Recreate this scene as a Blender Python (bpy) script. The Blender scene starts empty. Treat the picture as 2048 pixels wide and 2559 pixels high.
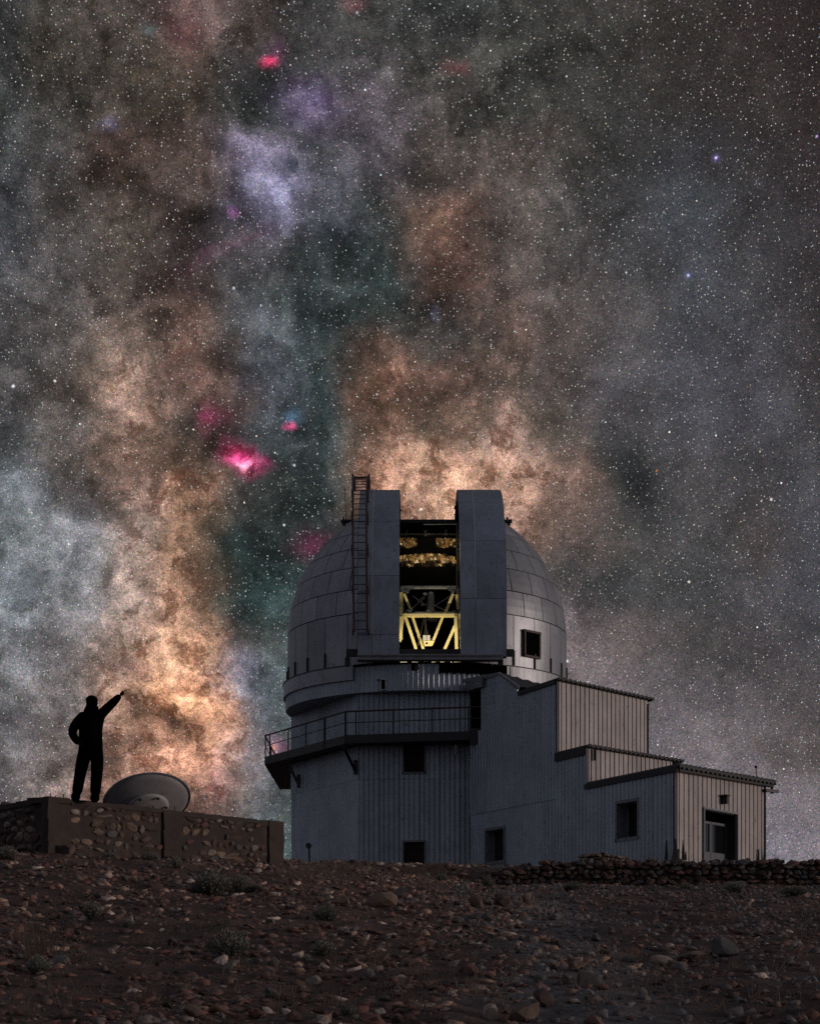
import bpy, math, random
from mathutils import Vector, Matrix, Euler, noise
import numpy as np
R = math.radians
rnd = random.Random(7)
sc = bpy.context.scene
col = sc.collection
F_PX, HOR, CX = 4100.0, 2400.0, 1024.0       # lens and level line, in pixels of the photograph

# ------------------------------------------------------------------ camera
cd = bpy.data.cameras.new('camera'); cam = bpy.data.objects.new('camera', cd); col.objects.link(cam)
cam.location = (0, 0, 0); cam.rotation_euler = (R(90), 0, 0)
cd.sensor_fit = 'HORIZONTAL'; cd.sensor_width = 36; cd.lens = F_PX / 2048 * 36
cd.shift_y = (HOR - 2559 / 2) / 2048
cd.clip_start = 0.1; cd.clip_end = 6000
sc.camera = cam
sc.view_settings.view_transform = 'Standard'; sc.view_settings.look = 'None'
sc.view_settings.exposure = 0; sc.view_settings.gamma = 1
sc.cycles.use_denoising = False
sc.cycles.max_bounces = 6; sc.cycles.diffuse_bounces = 3
sc.cycles.sample_clamp_indirect = .6; sc.cycles.sample_clamp_direct = 1.6; sc.cycles.blur_glossy = 1.0

def lin(c):
    return tuple(((v / 255) / 12.92 if v <= 10 else (((v / 255) + .055) / 1.055) ** 2.4) for v in c)

# ------------------------------------------------------------------ node helper
class NT:
    def __init__(s, tree): s.t = tree
    def n(s, typ, ins=None, **props):
        nd = s.t.nodes.new(typ)
        for k, v in props.items(): setattr(nd, k, v)
        for k, v in (ins or {}).items():
            sock = nd.inputs[k]
            if isinstance(v, bpy.types.NodeSocket): s.t.links.new(v, sock)
            else: sock.default_value = v
        return nd
    def math(s, op, a, b=None, c=None, clamp=False):
        nd = s.n('ShaderNodeMath', operation=op, use_clamp=clamp)
        for i, v in enumerate((a, b, c)):
            if v is None: continue
            if isinstance(v, bpy.types.NodeSocket): s.t.links.new(v, nd.inputs[i])
            else: nd.inputs[i].default_value = v
        return nd.outputs[0]
    def vm(s, op, a, b=None, scale=None):
        nd = s.n('ShaderNodeVectorMath', operation=op)
        for i, v in enumerate((a, b)):
            if v is None: continue
            if isinstance(v, bpy.types.NodeSocket): s.t.links.new(v, nd.inputs[i])
            else: nd.inputs[i].default_value = v
        if scale is not None:
            if isinstance(scale, bpy.types.NodeSocket): s.t.links.new(scale, nd.inputs['Scale'])
            else: nd.inputs['Scale'].default_value = scale
        return nd.outputs['Value'] if op in ('LENGTH', 'DOT_PRODUCT', 'DISTANCE') else nd.outputs[0]
    def mix(s, fac, a, b, mode='MIX'):
        nd = s.n('ShaderNodeMix', data_type='RGBA', blend_type=mode)
        for k, v in ((0, fac), (6, a), (7, b)):
            if isinstance(v, bpy.types.NodeSocket): s.t.links.new(v, nd.inputs[k])
            else: nd.inputs[k].default_value = v if k == 0 else (tuple(v) + (1,))[:4]
        return nd.outputs[2]
    def mr(s, v, a, b, c, d, smooth=False):
        nd = s.n('ShaderNodeMapRange', {'Value': v, 'From Min': a, 'From Max': b, 'To Min': c, 'To Max': d})
        if smooth: nd.interpolation_type = 'SMOOTHSTEP'
        return nd.outputs[0]
    def noise(s, vec, scale, detail=2, rough=.5, out='Fac'):
        nd = s.n('ShaderNodeTexNoise', {'Vector': vec, 'Scale': scale, 'Detail': detail, 'Roughness': rough})
        return nd.outputs[out]

# ------------------------------------------------------------------ the night sky: the Milky Way over the observatory
SUN_EL, SUN_AZ = R(5), R(92)          # low soft glow from the east (right)
SKY_GAIN = 1.0
# colour of the star clouds, sampled on a grid of sky directions: rows from high to low, columns from left to right
GRID = """
3a3c3c 46423e 504844 645552 554b48 424242 424240 3a3c3c 3a3a38 3c3a38 3c3937 383432 363030 322c2c
3a3a3a 48443e 524c46 64564e 424040 404040 444244 403e3c 383836 3a3937 3a3735 383433 363130 322d2d
3c3e3e 464442 4e4842 524a42 404242 585260 544e54 484442 3c3c3a 3e3d3c 3a3837 383534 363231 342e2e
3e4042 484646 60504a 544842 605a68 4c4c52 4e4a50 544c48 625a56 464442 3e3e3e 3e3e42 383536 363132
585a60 4c4846 504640 564a46 5c5868 54545e 3e4040 68544c 5c5450 504e4e 464648 46494e 3e3c3e 383436
606266 605c5c 544c46 443a3a 504e52 484c4e 343c3c 685048 504844 545050 4c4c4e 4c4e54 444346 3a3638
505052 585656 6e625c 68544c 525658 404648 363c3c 4c4a48 5a4c46 58504e 504e50 4c4d52 46464a 3c393a
444242 544e4c 7e6c62 766058 50525a 46484c 70564a 5a4840 5e504a 58504e 58565a 505056 4a494e 403c3e
505254 5a5450 786458 4e4640 484c50 464c4e 6e584c 766256 766258 564e4a 585658 54545a 4e4e54 464446
6e747a 605a58 88746a 745c4c 4a4a4a 40484a 8c6c5a b08e76 9c806e 705e56 424242 4e4c4e 4c4b4e 4a4a4e
686e70 7e7e82 968880 967a64 3c4444 4c5256 786860 be9b80 a08474 6a5c56 4c4a4a 48484a 484444 4c4c52
70767c 8e9094 968a82 a4826a 3e4848 4a585a 6a6462 a08a78 8c766a 585454 4a4a4a 4a4a4c 4e4c50 4e4e54
76787c 888486 9c8a7e be9676 605858 465454 4e5a5a 6a6664 686264 686264 5e5656 4e4c4c 4e4b4e 545256
707072 7e7878 967e6e bc926e 686872 4a5656 4c5858 5a6060 626062 6c6668 686264 565254 545052 585456
78767a 847a78 927668 aa826a 64666e 485452 4c5856 5a6060 66666a 6e6a6e 706c72 686264 625c5e 625c5c
807a7e 8a7a74 967a6a 8c7064 54585c 4a5a58 506060 606468 6c6a70 74707a 746e76 706a70 767076 746e72
827a7c 8a7a74 96806e 887a6e 505f5e 54686a 566868 646a6e 706e76 78747e 7a747e 7c7680 7c7882 827c84
""".strip().split('\n')

world = bpy.data.worlds.new('World'); sc.world = world; world.use_nodes = True
wt = world.node_tree; wt.nodes.clear(); W_ = NT(wt)
gen = W_.n('ShaderNodeTexCoord').outputs['Generated']
dirv = W_.vm('NORMALIZE', gen)
nz1 = W_.noise(dirv, 9, 8, .62, 'Color')
off1 = W_.vm('SUBTRACT', nz1, (.5, .5, .5))
nz2 = W_.noise(W_.vm('ADD', dirv, (3.1, 1.7, 5.2)), 34, 6, .6, 'Color')
off2 = W_.vm('SUBTRACT', nz2, (.5, .5, .5))
off = W_.vm('ADD', W_.vm('SCALE', off1, scale=.075), W_.vm('SCALE', off2, scale=.022))
def uvs(vec):
    sp = W_.n('ShaderNodeSeparateXYZ', {0: vec})
    yy = W_.math('MAXIMUM', sp.outputs[1], .15)
    u = W_.math('MULTIPLY_ADD', W_.math('DIVIDE', sp.outputs[0], yy), F_PX / 1000, CX / 1000)
    v = W_.math('MULTIPLY_ADD', W_.math('DIVIDE', sp.outputs[2], yy), -F_PX / 1000, HOR / 1000)
    return u, v
u, v = uvs(W_.vm('ADD', dirv, off))
tu = W_.math('DIVIDE', u, 2.048)
tv = W_.math('MULTIPLY', v, 1000 / 2160 * 16)
skyc = None
for i, row in enumerate(GRID):
    cr = W_.n('ShaderNodeValToRGB', {0: tu}); ramp = cr.color_ramp; ramp.interpolation = 'EASE'
    cells = row.split(); k = len(cells)
    while len(ramp.elements) < k: ramp.elements.new(.5)
    for j, h in enumerate(cells):
        ramp.elements[j].position = j / (k - 1)
    for j, h in enumerate(cells):
        ramp.elements[j].color = lin(tuple(int(h[a:a + 2], 16) for a in (0, 2, 4))) + (1,)
    c = cr.outputs[0]
    skyc = c if skyc is None else W_.mix(W_.mr(tv, i - 1, i, 0, 1, True), skyc, c)
# star clouds and dust: fine structure, calmer towards the right
calm = W_.mr(tu, .58, .85, 1.0, .38, True)
cloud = W_.noise(W_.vm('ADD', dirv, W_.vm('SCALE', off1, scale=.05)), 26, 9, .63)
cloud2 = W_.noise(W_.vm('ADD', W_.vm('ADD', dirv, (1.3, 4.2, 2.4)), W_.vm('SCALE', off2, scale=.02)), 62, 8, .72)
cl = W_.math('ADD', W_.mr(cloud, .3, .7, -.5, .5), W_.mr(cloud2, .3, .7, -.52, .52))
br = W_.math('POWER', 2.0, W_.math('MULTIPLY', cl, W_.math('MULTIPLY', calm, 1.9)))
skyc = W_.vm('SCALE', skyc, scale=br)
lane = W_.noise(W_.vm('ADD', W_.vm('ADD', dirv, (7.3, 2.2, .4)), W_.vm('SCALE', off2, scale=.03)), 15, 8, .6)
lane2 = W_.noise(W_.vm('ADD', W_.vm('ADD', dirv, (2.3, 6.2, 1.4)), W_.vm('SCALE', off2, scale=.06)), 40, 6, .62)
lf = W_.math('MULTIPLY', W_.math('MAXIMUM', W_.mr(lane, .5, .68, 0, 1, True), W_.mr(lane2, .54, .68, 0, .8, True)), calm)
skyc = W_.mix(lf, skyc, (.46, .44, .42), 'MULTIPLY')
# single features: (x, y, half width, half height, turn, colour, strength, kind)
uw, vw = uvs(W_.vm('ADD', dirv, W_.vm('SCALE', off2, scale=.022)))
uvv = W_.n('ShaderNodeCombineXYZ', {0: uw, 1: vw}).outputs[0]
uw2, vw2 = uvs(W_.vm('ADD', dirv, W_.vm('ADD', W_.vm('SCALE', off1, scale=.05), W_.vm('SCALE', off2, scale=.03))))
uvv2 = W_.n('ShaderNodeCombineXYZ', {0: uw2, 1: vw2}).outputs[0]
FEAT = [
 # dark clouds
 (1090, 735, 95, 75, 0, (.42, .48, .50), 1, 'd'), (1225, 1060, 50, 90, 20, (.5, .55, .58), 1, 'd'), (1405, 1080, 48, 95, 5, (.45, .5, .53), 1, 'd'),
 (1065, 1100, 40, 60, 0, (.55, .6, .62), 1, 'd'), (1580, 1180, 150, 70, 55, (.6, .63, .66), 1, 'd'), (1500, 1440, 160, 90, 20, (.7, .73, .75), 1, 'd'),
 (470, 1830, 60, 38, 20, (.32, .33, .38), 1.2, 'd'), (420, 1790, 70, 40, 30, (.5, .46, .5), 1, 'd'), (255, 1450, 42, 36, 0, (.35, .33, .33), 1, 'd'), (500, 1690, 30, 40, 0, (.42, .33, .32), 1.2, 'd'),
 (360, 1660, 75, 32, 20, (.55, .48, .52), 1, 'd'), (520, 1420, 70, 60, 50, (.45, .42, .42), 1, 'd'), (145, 1930, 40, 22, -15, (.45, .42, .42), 1, 'd'),
 (700, 425, 16, 18, 0, (.2, .22, .24), 1.4, 'd'), (600, 450, 22, 50, 0, (.5, .5, .5), 1, 'd'), (500, 590, 130, 55, -25, (.42, .44, .44), 1, 'd'), (480, 1090, 90, 110, 20, (.5, .52, .54), 1, 'd'),
 (560, 900, 110, 50, 30, (.5, .5, .5), 1, 'd'), (620, 1330, 100, 250, 5, (.6, .68, .67), .58, 'd'), (690, 230, 60, 90, 0, (.55, .58, .58), 1, 'd'), (275, 470, 90, 60, 25, (.55, .52, .5), 1, 'd'),
 (1560, 1790, 120, 26, 70, (.72, .74, .76), 1, 'd'), (390, 730, 120, 26, -30, (.5, .48, .47), 1, 'd'), (940, 980, 110, 35, 30, (.55, .5, .47), 1, 'd'), (130, 800, 150, 80, 0, (.62, .58, .56), 1, 'd'),
 (1250, 1000, 95, 14, -15, (.55, .53, .52), 1, 'd'), (840, 620, 120, 150, 20, (.6, .68, .68), .58, 'd'), (790, 960, 130, 290, 8, (.52, .70, .65), .58, 'd'), (670, 1460, 100, 260, -6, (.62, .82, .78), .58, 'd'),
 # bright clouds
 (560, 1760, 75, 190, -10, (.32, .165, .085), 1, 'b2'), (465, 1640, 90, 95, 0, (.32, .22, .15), 1, 'b2'), (520, 1790, 60, 90, 0, (.24, .13, .07), 1, 'b2'), (415, 1480, 130, 150, 0, (.18, .125, .09), 1, 'b2'),
 (430, 1900, 90, 60, 10, (.28, .165, .11), 1, 'b2'), (190, 1400, 90, 150, -10, (.05, .062, .072), 1, 'b2'), (640, 1690, 60, 60, 0, (.10, .11, .17), 1, 'b2'), (1050, 1260, 130, 110, 0, (.25, .175, .125), 1, 'b2'), (1290, 1040, 130, 120, 30, (.16, .12, .095), 1, 'b2'),
 (1200, 1180, 200, 130, 0, (.15, .10, .07), 1, 'b2'), (980, 920, 80, 110, 0, (.12, .075, .055), 1, 'b2'), (290, 920, 100, 110, 0, (.14, .10, .07), 1, 'b2'), (560, 1190, 60, 60, 0, (.03, .02, .02), 1, 'b2'), (440, 1190, 80, 80, 0, (.16, .09, .06), 1, 'b2'),
 (625, 385, 52, 50, 30, (.26, .23, .34), 1, 'b2'), (668, 480, 48, 75, -8, (.22, .22, .34), 1, 'b2'), (640, 430, 34, 60, -20, (.12, .11, .17), 1, 'b'), (735, 470, 50, 90, 0, (.07, .07, .10), 1, 'b2'), (1060, 550, 60, 70, 0, (.10, .06, .04), 1, 'b2'), (1240, 410, 120, 70, 0, (.05, .04, .035), 1, 'b2'),
 (650, 800, 60, 40, 30, (.07, .07, .09), 1, 'b'), (1075, 748, 18, 22, 0, (.09, .095, .15), 1, 'b2'), (778, 255, 60, 60, 0, (.05, .03, .10), 1, 'b'), (200, 1060, 80, 60, 0, (.08, .07, .07), 1, 'b2'),
 (1700, 1900, 340, 170, 40, (.05, .045, .055), 1, 'b2'), (1430, 1620, 150, 110, 20, (.05, .035, .035), 1, 'b2'),
 # glowing hydrogen
 (614, 1142, 46, 30, 32, (.75, .03, .22), 1.2, 'b'), (606, 1140, 30, 22, 32, (.6, .04, .24), 1, 'b'), (616, 1156, 15, 12, 20, (.9, .65, .75), 1.2, 'b'), (628, 1146, 9, 9, 0, (.5, .3, .4), 1, 'b'), (578, 1112, 40, 34, 40, (.10, .006, .03), 1, 'b2'), (655, 1160, 34, 20, 20, (.14, .008, .05), 1, 'b'),
 (517, 1048, 26, 34, 0, (.18, .02, .07), 1, 'b'), (550, 1040, 50, 40, 0, (.05, .006, .015), 1, 'b'), (723, 1053, 12, 12, 0, (.9, .10, .32), 1.2, 'b'), (727, 1032, 22, 20, 0, (.07, .16, .26), 1, 'b'),
 (680, 152, 22, 14, 15, (.65, .03, .13), 1.3, 'b'), (692, 130, 30, 40, 0, (.08, .02, .06), 1, 'b'), (570, 536, 18, 16, 0, (.18, .04, .18), 1, 'b'), (1137, 165, 26, 24, 0, (.10, .01, .015), 1, 'b'), (888, 4, 30, 18, 0, (.12, .01, .03), 1, 'b'),
 (780, 1360, 45, 38, 0, (.12, .015, .05), 1, 'b'), (690, 1875, 34, 26, 0, (.16, .03, .10), 1, 'b'), (680, 1885, 10, 9, 0, (.45, .16, .04), 1, 'b'), (560, 620, 120, 14, -28, (.05, .015, .03), 1, 'b'), (460, 60, 60, 70, 0, (.05, .01, .015), 1, 'b'), (520, 1960, 50, 60, 0, (.05, .02, .05), 1, 'b2'),
 (275, 302, 26, 20, 20, (.08, .08, .16), 1, 'b'), (375, 70, 14, 20, 0, (.05, .09, .11), 1, 'b'), (1788, 394, 10, 10, 0, (.10, .09, .26), 1, 's'), (1788, 394, 3.2, 3.2, 0, (1.2, 1.0, 1.6), 1, 's'), (1719, 687, 10, 10, 0, (.09, .09, .22), 1, 's'), (1719, 687, 3.2, 3.2, 0, (1.2, 1.05, 1.6), 1, 's'), (2040, 340, 3, 3, 0, (.9, .6, 1.3), 1, 's'), (1640, 1177, 3, 3, 0, (1.2, .5, .15), 1, 's'), (33, 965, 4, 4, 0, (1.3, 1.3, 1.4), 1, 's'), (137, 952, 3.4, 3.4, 0, (1.2, 1.1, 1.0), 1, 's'), (1417, 1652, 4, 4, 0, (1.0, 1.0, 1.1), 1, 's'), (1926, 1248, 3.6, 3.6, 0, (1, 1, 1.05), 1, 's'), (584, 720, 3.6, 3.6, 0, (1, 1, 1.1), 1, 's'), (735, 1163, 3.4, 3.4, 0, (1, 1, 1.1), 1, 's'), (1721, 1454, 3.6, 3.6, 0, (1.1, 1.05, 1.0), 1, 's'),
]
for (x, y, sx, sy, rot, c, s, kind) in FEAT:
    if kind == 's':                        # a bright star: disc round its own direction
        d0 = Vector(((x - CX) / F_PX, 1, (HOR - y) / F_PX)).normalized()
        fac = W_.math('POWER', W_.mr(W_.vm('DISTANCE', dirv, tuple(d0)), 0, sx * 1.6 / F_PX, 1, 0), 2.0)
        skyc = W_.mix(fac, skyc, c, 'ADD'); continue
    mp = W_.n('ShaderNodeMapping', {'Vector': uvv if kind == 'b' else uvv2, 'Location': (x / 1000, y / 1000, 0), 'Rotation': (0, 0, R(rot)), 'Scale': (sx * 1.9 / 1000, sy * 1.9 / 1000, 1)}, vector_type='TEXTURE')
    g = W_.n('ShaderNodeTexGradient', {0: mp.outputs[0]}, gradient_type='QUADRATIC_SPHERE').outputs[1]
    if kind == 'd':
        skyc = W_.mix(W_.math('MULTIPLY', g, 1.7 * s), skyc, c, 'MULTIPLY')
    else:
        k = 1.0
        if kind == 'b2': g = W_.math('MULTIPLY', g, W_.math('MULTIPLY', br, .4)); k = 2.5
        skyc = W_.mix(g, skyc, tuple(q * s * k for q in c), 'ADD')
# dark dust threaded through the warm star clouds
spw = W_.n('ShaderNodeSeparateColor', {0: skyc})
warm = W_.mr(W_.math('SUBTRACT', spw.outputs[0], spw.outputs[2]), .02, .14, 0, 1, True)
dvec = W_.vm('ADD', W_.vm('ADD', dirv, (5.1, .7, 3.3)), W_.vm('SCALE', off2, scale=.035))
du = W_.math('MAXIMUM', W_.mr(W_.noise(dvec, 75, 7, .68), .46, .61, 0, 1, True), W_.math('MULTIPLY', W_.mr(W_.noise(W_.vm('ADD', dvec, (1.1, 2.2, .3)), 190, 4, .6), .5, .68, 0, 1, True), .6))
skyc = W_.mix(W_.math('MULTIPLY', W_.math('MULTIPLY', du, warm), .92), skyc, W_.mix(1, skyc, (.34, .27, .24), 'MULTIPLY'))
skyc = W_.mix(warm, W_.vm('SCALE', skyc, scale=.93), W_.mix(1, skyc, (1.10, 1.03, 1.04), 'MULTIPLY'))
# the rest of the sky, outside the star clouds
n_gen = W_.noise(dirv, 4, 6, .6)
gencol = W_.mix(n_gen, lin((84, 87, 98)), lin((108, 110, 119)))
ax = Vector((0, math.cos(R(16)), math.sin(R(16))))
dt = W_.vm('DOT_PRODUCT', dirv, tuple(ax))
skyc = W_.mix(W_.mr(dt, math.cos(R(46)), math.cos(R(24)), 0, 1, True), gencol, skyc)
# grain of unresolved stars
wn = W_.n('ShaderNodeTexWhiteNoise', {0: W_.vm('FLOOR', W_.vm('SCALE', dirv, scale=1900))}, noise_dimensions='3D')
grain = W_.vm('MULTIPLY_ADD', wn.outputs['Color'], (.34, .34, .34))
wt.nodes[-1].inputs[2].default_value = (-.17, -.17, -.17)
gr2 = W_.mr(wn.outputs['Value'], 0, 1, .62, 1.38)
skyc = W_.vm('MULTIPLY', W_.vm('SCALE', skyc, scale=gr2), W_.vm('ADD', grain, (1, 1, 1)))
# stars
for (scl, rad, powr, gain, seed) in ((560, .00052, 1.6, 1.5, 0), (300, .00056, 3.2, 2.3, 11), (110, .00076, 3.8, 3.8, 23), (36, .0013, 4.5, 4.5, 5)):
    vv = W_.vm('ADD', dirv, (seed * .137, seed * .071, seed * .053))
    vo = W_.n('ShaderNodeTexVoronoi', {'Vector': vv, 'Scale': scl}, voronoi_dimensions='3D', feature='F1')
    s = W_.math('POWER', W_.mr(vo.outputs['Distance'], 0, rad * scl, 1, 0), 2.0)
    sp = W_.n('ShaderNodeSeparateColor', {0: vo.outputs['Color']})
    b = W_.math('MULTIPLY', W_.math('POWER', sp.outputs[0], powr), gain)
    tint = W_.mix(W_.math('POWER', sp.outputs[1], .8), (1.0, .78, .58), (.70, .87, 1.0))
    skyc = W_.mix(W_.math('MULTIPLY', s, W_.math('DIVIDE', b, gain)), skyc, W_.vm('SCALE', tint, scale=gain), 'ADD')
nish = W_.n('ShaderNodeTexSky', sky_type='NISHITA', sun_disc=False, sun_elevation=SUN_EL, sun_rotation=SUN_AZ)
bg1 = W_.n('ShaderNodeBackground', {0: skyc, 1: SKY_GAIN})
bg2 = W_.n('ShaderNodeBackground', {0: nish.outputs[0], 1: .0006})
add = W_.n('ShaderNodeAddShader', {0: bg1.outputs[0], 1: bg2.outputs[0]})
W_.n('ShaderNodeOutputWorld', {0: add.outputs[0]})
world.cycles.sampling_method = 'MANUAL'; world.cycles.sample_map_resolution = 512

# ------------------------------------------------------------------ the low glow from the right
sl = bpy.data.lights.new('low_glow', 'SUN'); sun = bpy.data.objects.new('low_glow', sl); col.objects.link(sun)
sl.energy = 1.1; sl.angle = R(14); sl.color = (1.0, .84, .76)
sdir = Vector((1, -.11, math.tan(SUN_EL))).normalized()
sun.rotation_euler = sdir.to_track_quat('Z', 'Y').to_euler()

# ------------------------------------------------------------------ helpers
def P(px, py, D): return Vector(((px - CX) / F_PX * D, D, (HOR - py) / F_PX * D))
def lerp(a, b, t): return a + (b - a) * t
def sstep(a, b, x):
    t = min(1, max(0, (x - a) / (b - a))); return t * t * (3 - 2 * t)
ORG = {}                                   # world origin of every object built
class MB:
    def __init__(s): s.v = []; s.f = []
    def add(s, vs, fs):
        k = len(s.v); s.v += [tuple(v) for v in vs]; s.f += [tuple(i + k for i in f) for f in fs]
    def box(s, c, size, m=None):
        x, y, z = (d / 2 for d in size)
        vs = [Vector(p) for p in ((-x, -y, -z), (x, -y, -z), (x, y, -z), (-x, y, -z), (-x, -y, z), (x, -y, z), (x, y, z), (-x, y, z))]
        c = Vector(c)
        s.add([(m @ v if m else v) + c for v in vs], BOXF)
    def bar(s, p, q, w, h, up=(0, 0, 1)):
        p, q = Vector(p), Vector(q); d = (q - p).normalized(); up = Vector(up)
        if abs(d.dot(up)) > .98: up = Vector((0, 1, 0))
        a = d.cross(up).normalized() * (w / 2); b = a.cross(d).normalized() * (h / 2)
        s.add([p - a - b, p + a - b, q + a - b, q - a - b, p - a + b, p + a + b, q + a + b, q - a + b], BOXF)
    def tube(s, p, q, r, n=8, r2=None):
        p, q = Vector(p), Vector(q); d = (q - p).normalized(); up = Vector((0, 0, 1)) if abs(d.z) < .9 else Vector((1, 0, 0))
        a = d.cross(up).normalized(); b = a.cross(d); r2 = r if r2 is None else r2
        vs = [p + (a * math.cos(t) + b * math.sin(t)) * r for t in (2 * math.pi * i / n for i in range(n))]
        vs += [q + (a * math.cos(t) + b * math.sin(t)) * r2 for t in (2 * math.pi * i / n for i in range(n))]
        fs = [(i, (i + 1) % n, n + (i + 1) % n, n + i) for i in range(n)] + [tuple(range(n - 1, -1, -1)), tuple(range(n, 2 * n))]
        s.add(vs, fs)
    def path(s, pts, r, n=6):
        for a, b in zip(pts, pts[1:]): s.tube(a, b, r, n)
    def hexa(s, lo, hi):                   # two loops of equal length joined and capped
        n = len(lo)
        s.add(list(lo) + list(hi), [(i, (i + 1) % n, n + (i + 1) % n, n + i) for i in range(n)] + [tuple(range(n - 1, -1, -1)), tuple(range(n, 2 * n))])
    def mesh(s, name):
        me = bpy.data.meshes.new(name); me.from_pydata(s.v, [], s.f); me.update(); return me
BOXF = [(0, 3, 2, 1), (4, 5, 6, 7), (0, 1, 5, 4), (1, 2, 6, 5), (2, 3, 7, 6), (3, 0, 4, 7)]
def put(o, parent=None, loc=(0, 0, 0)):
    col.objects.link(o); loc = Vector(loc); ORG[o.name] = loc
    if parent: o.parent = parent; o.location = loc - ORG[parent.name]
    else: o.location = loc
    return o
def obj(name, mb, m, parent=None, loc=(0, 0, 0), rot=None, scale=None, smooth=False):
    me = mb.mesh(name) if isinstance(mb, MB) else mb
    if m is not None and not me.materials: me.materials.append(m)
    if smooth: me.polygons.foreach_set('use_smooth', [True] * len(me.polygons))
    o = bpy.data.objects.new(name, me); put(o, parent, loc)
    if rot is not None: o.rotation_euler = rot
    if scale is not None: o.scale = scale
    return o
def tag(o, label=None, cat=None, group=None, kind=None):
    if label: o['label'] = label
    if cat: o['category'] = cat
    if group: o['group'] = group
    if kind: o['kind'] = kind
    return o
def thing(name, label, cat, loc, group=None):
    o = bpy.data.objects.new(name, None); o.empty_display_size = .3; put(o, None, loc); return tag(o, label, cat, group)

# ------------------------------------------------------------------ materials
def mat(name, c, rough=.6, metal=0, var=.25, scale=3, spots=0, spotc=(.02, .015, .012), bump=0, bscale=40, objvar=0, spec=.5, tint=None, streak=0):
    m = bpy.data.materials.new(name); m.use_nodes = True; t = m.node_tree; t.nodes.clear(); N = NT(t)
    co = N.n('ShaderNodeTexCoord').outputs['Object']
    rand = N.n('ShaderNodeObjectInfo').outputs['Random']
    p = N.vm('ADD', co, N.vm('SCALE', (17.0, 31.0, 23.0), scale=rand))
    n1 = N.noise(p, scale, 5, .6)
    base = N.mix(N.mr(n1, .3, .7, 0, 1), tuple(x * (1 - var) for x in c), tuple(x * (1 + var) for x in c))
    if tint: base = N.mix(N.mr(N.noise(p, scale * .37, 3), .42, .62, 0, 1, True), base, tint)
    if objvar: base = N.vm('SCALE', base, scale=N.mr(rand, 0, 1, 1 - objvar, 1 + objvar))
    if streak:
        st = N.noise(N.vm('MULTIPLY', p, (9, 9, .35)), 1, 4, .6)
        base = N.mix(N.math('MULTIPLY', N.mr(st, .52, .75, 0, 1), streak), base, tuple(x * .45 for x in (c[0] * 1.05, c[1] * .9, c[2] * .8)))
    if spots:
        vo = N.n('ShaderNodeTexVoronoi', {'Vector': p, 'Scale': 5.5}, feature='F1')
        sel = N.math('GREATER_THAN', N.n('ShaderNodeSeparateColor', {0: vo.outputs['Color']}).outputs[0], .35)
        s1 = N.math('MULTIPLY', N.mr(vo.outputs['Distance'], .07, .16, 1, 0), sel)
        vo2 = N.n('ShaderNodeTexVoronoi', {'Vector': p, 'Scale': 1.7}, feature='F1')
        s2 = N.mr(N.math('ADD', vo2.outputs['Distance'], N.noise(p, 14, 3)), .48, .62, .7, 0)
        base = N.mix(N.math('MULTIPLY', N.math('MAXIMUM', s1, s2), spots), base, spotc)
    ins = {'Base Color': base, 'Roughness': rough, 'Metallic': metal, 'Specular IOR Level': spec}
    if bump:
        ins['Normal'] = N.n('ShaderNodeBump', {'Height': N.noise(p, bscale, 6, .65), 'Strength': bump, 'Distance': .02}).outputs[0]
    b = N.n('ShaderNodeBsdfPrincipled', ins)
    N.n('ShaderNodeOutputMaterial', {0: b.outputs[0]})
    return m
def emat(name, c, s):
    m = bpy.data.materials.new(name); m.use_nodes = True; t = m.node_tree; t.nodes.clear(); N = NT(t)
    N.n('ShaderNodeOutputMaterial', {0: N.n('ShaderNodeEmission', {0: c + (1,), 1: s}).outputs[0]}); return m
M_clad = mat('painted_steel_cladding', (.32, .36, .405), .40, .35, .16, 1.1, .75, objvar=.09, streak=.35)
M_clad2 = mat('pale_steel_cladding', (.36, .32, .30), .55, .1, .2, .9, .9, objvar=.13, streak=.6)
M_dome = mat('dome_aluminium', (.26, .265, .285), .44, .45, .2, .8, .8, objvar=.16, streak=.6)
M_shut = mat('shutter_steel', (.19, .215, .27), .45, .35, .24, .7, .7, objvar=.13, streak=.6)
M_dark = mat('black_paint', (.018, .017, .017), .6, 0, .3, 2)
M_rust = mat('rusty_dark_steel', (.045, .026, .02), .65, .2, .4, 6)
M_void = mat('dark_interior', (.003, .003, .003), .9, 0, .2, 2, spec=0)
M_trim = mat('grey_trim', (.16, .165, .185), .55, .2, .2, 3, .5)
M_roof = mat('dark_roof_sheet', (.016, .015, .016), .6, .2, .3, 3)
M_yellow = mat('yellow_paint', (.86, .74, .36), .45, 0, .1, 3)
M_foil = mat('gold_foil', (.85, .68, .44), .38, 1, .25, 2, bump=.1, bscale=2)
M_louv = mat('brown_louvre', (.06, .035, .028), .6, 0, .3, 5)
M_glass = mat('dark_glass', (.008, .009, .01), .08, 0, .1, 2, spec=.7)
M_mortar = mat('mud_mortar', (.050, .034, .028), .95, 0, .4, 5, bump=1, bscale=12, tint=(.034, .025, .022))
M_plaster = mat('mud_plaster', (.046, .032, .027), .95, 0, .3, 3, bump=.7, bscale=10)
M_cloth = mat('black_cloth', (.002, .002, .0022), .95, 0, .2, 9, spec=0)
M_skin = mat('shadowed_skin', (.012, .009, .008), .8, 0, .2, 9, spec=.1)
M_dish = mat('dish_grey', (.30, .285, .29), .55, .1, .12, 2, .45)
M_dish2 = mat('dish_hub_grey', (.42, .40, .395), .55, .1, .1, 2, .3)
M_conc = mat('dark_concrete', (.04, .035, .033), .9, 0, .3, 3, bump=.5)
M_door = mat('grey_door', (.085, .09, .105), .5, .1, .15, 3, .5)
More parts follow.
